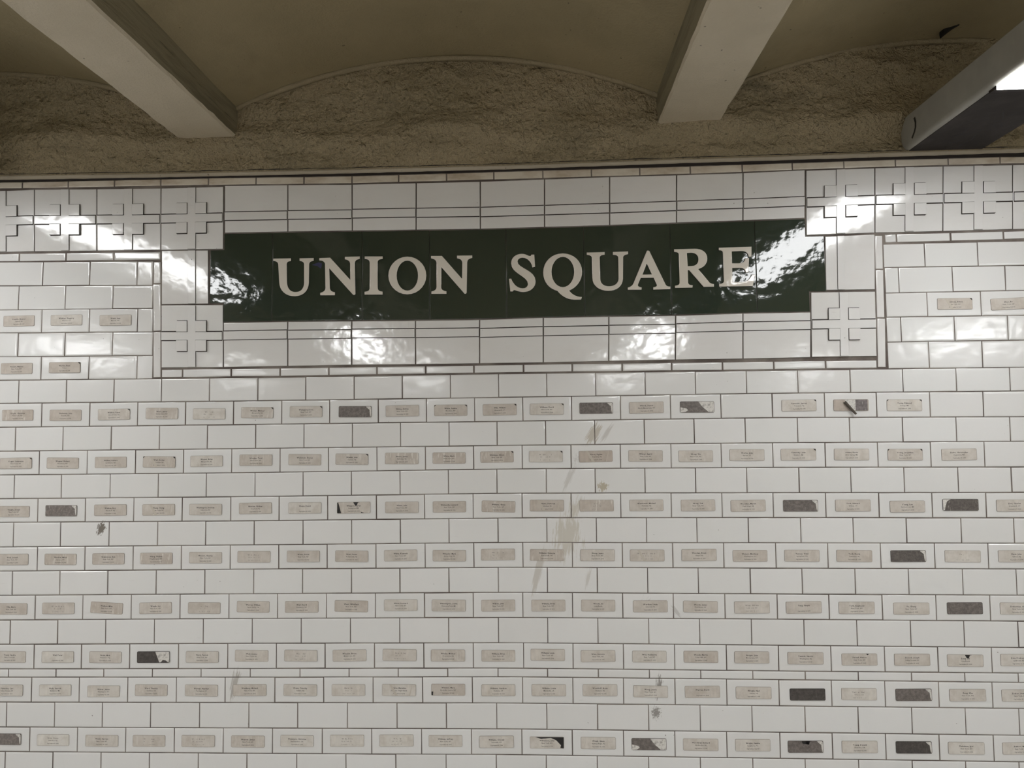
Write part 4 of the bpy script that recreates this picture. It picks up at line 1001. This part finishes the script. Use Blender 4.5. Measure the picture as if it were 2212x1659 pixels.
def poly_mesh(key, name, pts, mat, y=-0.00065):
    if key not in PC:
        n = len(pts)
        V = [(a, y, b) for a, b in pts] + [(a, y + 0.0002, b) for a, b in pts]
        F = [tuple(range(n))] + [(i, i + n, (i + 1) % n + n, (i + 1) % n) for i in range(n)]
        PC[key] = pydata(name, V, F); PC[key].materials.append(mat)
    return PC[key]
hx, hz = LW / 2, LH / 2
FEAT = {
 'k': ('dark_corner', [[(hx - 0.008, hz - 0.0008), (hx - 0.0008, hz - 0.007), (hx - 0.0012, hz - 0.0012)]], M_BLACK),
 'q': ('dark_corner', [[(-hx + 0.0008, -hz + 0.0008), (-hx + 0.005, -hz + 0.0015), (-hx + 0.006, -hz + 0.012), (-hx + 0.0008, -hz + 0.012)]], M_BLACK),
 'n': ('dark_tear', [[(-0.001, hz - 0.0008), (0.004, hz - 0.010), (0.010, hz - 0.011), (0.013, hz - 0.002), (0.018, hz - 0.0015), (0.018, hz - 0.0008)]], M_BLACK),
 'm': ('dark_tear', [[(0.019, hz - 0.0008), (0.024, hz - 0.005), (0.028, hz - 0.0008)]], M_BLACK),
 'h': ('tape_streak', [[(-0.012, -hz + 0.001), (-0.030, hz - 0.001), (-0.023, hz - 0.001), (-0.003, -hz + 0.001)], [(0.031, -hz + 0.001), (0.039, hz - 0.001), (0.0405, hz - 0.001), (0.034, -hz + 0.001)]], M_TAPE),
 'T': ('dark_tear', [[(-0.035, hz - 0.001), (-0.018, hz - 0.006), (0.012, hz - 0.003), (0.028, hz - 0.010), (0.042, -hz + 0.010), (0.040, -hz + 0.002), (hx - 0.001, -hz + 0.001), (hx - 0.001, hz - 0.001)]], M_BLACK),
 'x': ('torn_scrap', [[(0.034, hz - 0.0012), (0.038, hz - 0.006), (0.045, hz - 0.011), (0.047, -hz + 0.004), (hx - 0.001, -hz + 0.002), (hx - 0.0012, hz - 0.004), (hx - 0.004, hz - 0.001)]], M_SCRAP),
 'l': ('torn_scrap', [[(-hx + 0.001, hz - 0.001), (-0.028, hz - 0.001), (-0.038, hz - 0.006), (-0.043, -0.002), (-0.046, -hz + 0.002), (-hx + 0.001, -hz + 0.001)]], M_SCRAP),
 'w': ('torn_scrap', [[(0.006, hz - 0.001), (hx - 0.001, hz - 0.001), (hx - 0.001, -hz + 0.001), (0.045, -hz + 0.002), (0.040, -hz + 0.007), (0.030, -hz + 0.009), (0.024, -hz + 0.002), (0.019, -hz + 0.001), (0.012, 0.002)]], M_SCRAP),
 'W': ('torn_scrap', [[(0.004, hz - 0.001), (hx - 0.001, hz - 0.001), (hx - 0.001, -hz + 0.001), (0.034, -hz + 0.002), (0.016, 0.0)], [(-hx + 0.001, -0.001), (-0.031, -0.005), (-0.028, -0.010), (-0.036, -hz + 0.002), (-hx + 0.001, -hz + 0.001)]], M_SCRAP),
}
FEAT2 = {'K': [('dark_corner', [[(-hx + 0.0008, hz - 0.006), (-hx + 0.006, hz - 0.0008), (-hx + 0.0012, hz - 0.0012)]], M_BLACK)]}
ORD = ['leftmost', 'second', 'third', 'fourth', 'fifth', 'sixth', 'seventh', 'eighth', 'ninth', 'tenth', 'eleventh', 'twelfth', 'thirteenth', 'fourteenth', 'fifteenth', 'sixteenth', 'seventeenth', 'eighteenth', 'nineteenth', 'twentieth', 'rightmost']
ROWN = {'C': 'upper row left of sign', 'E': 'lower row left of sign', 'V': 'row right of sign', 'G': 'first sticker row below sign', 'I': 'second sticker row below sign', 'K': 'third sticker row below sign',
        'M': 'fourth sticker row below sign', 'O': 'fifth sticker row below sign', 'Q': 'row above the thin tile course', 'R': 'row below the thin tile course', 'T': 'bottom row of stickers'}
def lin(c): return tuple((v / 255 / 12.92 if v / 255 <= 0.04045 else ((v / 255 + 0.055) / 1.055) ** 2.4) for v in c)
cnt = {}
tot = {}
for L in LABELS: tot[L[0]] = tot.get(L[0], 0) + 1
rl = random.Random(3)
for row, xm, zm, tone, fl, txt in LABELS:
    i = cnt.get(row, 0); cnt[row] = i + 1
    where = ('rightmost' if i == tot[row] - 1 else ORD[i]) + ('' if i in (0, tot[row] - 1) else ' from left') + ', ' + ROWN[row]
    dark = fl.startswith('D'); peel = fl == 'P'
    s = 1.0 + rl.uniform(-0.012, 0.012)
    if dark:
        o = bpy.data.objects.new('adhesive_patch', ME_RES)
        g = 0.175 - 0.038 * (tone - 11)
        o.color = (g * 1.10, g * 0.96, g * 0.88, 0.8 if ('v' in fl or tone == 13) else 0.25)
        look = ('dark brown' if tone == 14 else 'dark grey') + (' patch with torn white scraps, ' if any(q in fl for q in 'xwWl') else ' streaky patch, ' if 'v' in fl else ' bare patch, ')
    else:
        o = bpy.data.objects.new('adhesive_patch' if peel else 'name_sticker', ME_LABEL)
        t = min(tone, 9) / 9
        base = [0.70 - 0.215 * t, 0.680 - 0.254 * t, 0.636 - 0.264 * t]
        o.color = (*base, 0.9 if 'cc' in fl else 0.6 if 'c' in fl else 0.35 if 'v' in fl else 0.06)
        if peel: look = 'half peeled sticker with dark curl, '
        else:
            look = ('torn ' if any(q in fl for q in 'nT') else 'creased ' if 'c' in fl else 'streaked ' if 'v' in fl or 'h' in fl else 'half erased ' if 'f' in fl else '')
            look += ('pale' if tone <= 3 else 'beige' if tone <= 6 else 'brownish') + ' name sticker'
            look += ' with dark corners, ' if 'K' in fl else ' with dark corner, ' if ('k' in fl or 'q' in fl) else ', '
    COL.objects.link(o)
    o.location = (xm / 1000, -0.0011, zm / 1000); o.scale = (s, 1, s)
    rot = math.radians(rl.gauss(0, 0.5) + (2.6 if 't' in fl else 0) - (1.2 if row == 'V' else 0))
    o.rotation_euler = (0, rot, 0)
    tag(o, look + where, 'sticker', 'memorial name stickers on the tiles')
    # torn bits, dark corners
    for c_ in fl:
        lst = ([FEAT[c_]] if c_ in FEAT else []) + (FEAT2.get(c_, []) + [FEAT['k']] if c_ == 'K' else [])
        for nm, pls, mat in lst:
            for q, pl in enumerate(pls):
                mesh_obj(nm, poly_mesh((nm, c_ if len(lst) == 1 else c_ + str(nm) + str(mat.name) + str(pl[0][0]), q), nm, pl, mat), o)
    if fl == 'Dnx': mesh_obj('dark_tear', poly_mesh(('dn', 1), 'dark_tear', [(-0.011, hz - 0.001), (-0.009, hz - 0.008), (0.010, hz - 0.010), (0.010, hz - 0.001)], M_BLACK), o)
    if 'K' == fl[:1] and row == 'K': pass
    if txt == 'Whippet, Karen|Lexington, MA':
        mesh_obj('dark_tear', poly_mesh(('ql', 1), 'dark_tear', [(-hx + 0.001, hz - 0.001), (-hx + 0.004, hz - 0.001), (-hx + 0.013, -hz + 0.001), (-hx + 0.001, -hz + 0.001)], M_BLACK), o)
        mesh_obj('dark_tear', poly_mesh(('ql', 2), 'dark_tear', [(0.021, -hz + 0.005), (0.033, -hz + 0.001), (0.024, -hz + 0.001)], M_BLACK), o)
    if peel:     # the paper rolled into a dark curl
        V, F = [], []
        for a in range(9):
            u = a / 8; cx = -0.020 + 0.030 * u; cz = 0.010 - 0.037 * u; r_ = 0.0046 - 0.0010 * u
            for q in range(8):
                an = 2 * math.pi * q / 8
                V.append((cx + r_ * math.cos(an) * 0.8, -0.0042 - r_ * math.sin(an) - 0.004 * u, cz + r_ * math.cos(an) * 0.55))
        for a in range(8):
            for q in range(8): F.append((a * 8 + q, a * 8 + (q + 1) % 8, (a + 1) * 8 + (q + 1) % 8, (a + 1) * 8 + q))
        k_ = N('curl_paper'); mc = k_.out((0.085, 0.07, 0.055), 0.6)
        mesh_obj('curled_paper', pydata('curled_paper', V, F, None, True), o, [mc])
        mesh_obj('torn_scrap', poly_mesh(('pp', 1), 'torn_scrap', [(-0.018, hz - 0.001), (0.013, hz - 0.001), (0.013, -hz + 0.001), (-0.004, -hz + 0.001)], M_SCRAP), o)
        mesh_obj('bare_strip', poly_mesh(('pp', 2), 'bare_strip', [(0.013, hz - 0.001), (hx - 0.003, hz - 0.001), (hx - 0.003, -hz + 0.001), (0.013, -hz + 0.001)], M_RESID), o).color = (0.16, 0.14, 0.14, 0.9)
    if txt:
        nm_, tw = (txt.split('|') + [''])[:2]
        ro = 0.45 if 'f' in fl else 0.0
        ink = M_FADED if ('f' in fl or tone <= 1) else M_PRINT
        lines = [('printed_name', nm_, 0.0056, 0.034, 0.0040), ('printed_town', tw, 0.0049, 0.016, -0.0030), ('printed_date', 'September 11, 2001', 0.0046, 0.012, -0.0118)]
        for ln, s_, sz, off, dz in lines:
            if not s_: continue
            me = text_mesh(s_, sz, off, ro, xm + zm)
            if not me.materials: me.materials.append(ink)
            c_ = mesh_obj(ln, me, o); c_.location = (0, -0.00045, dz)
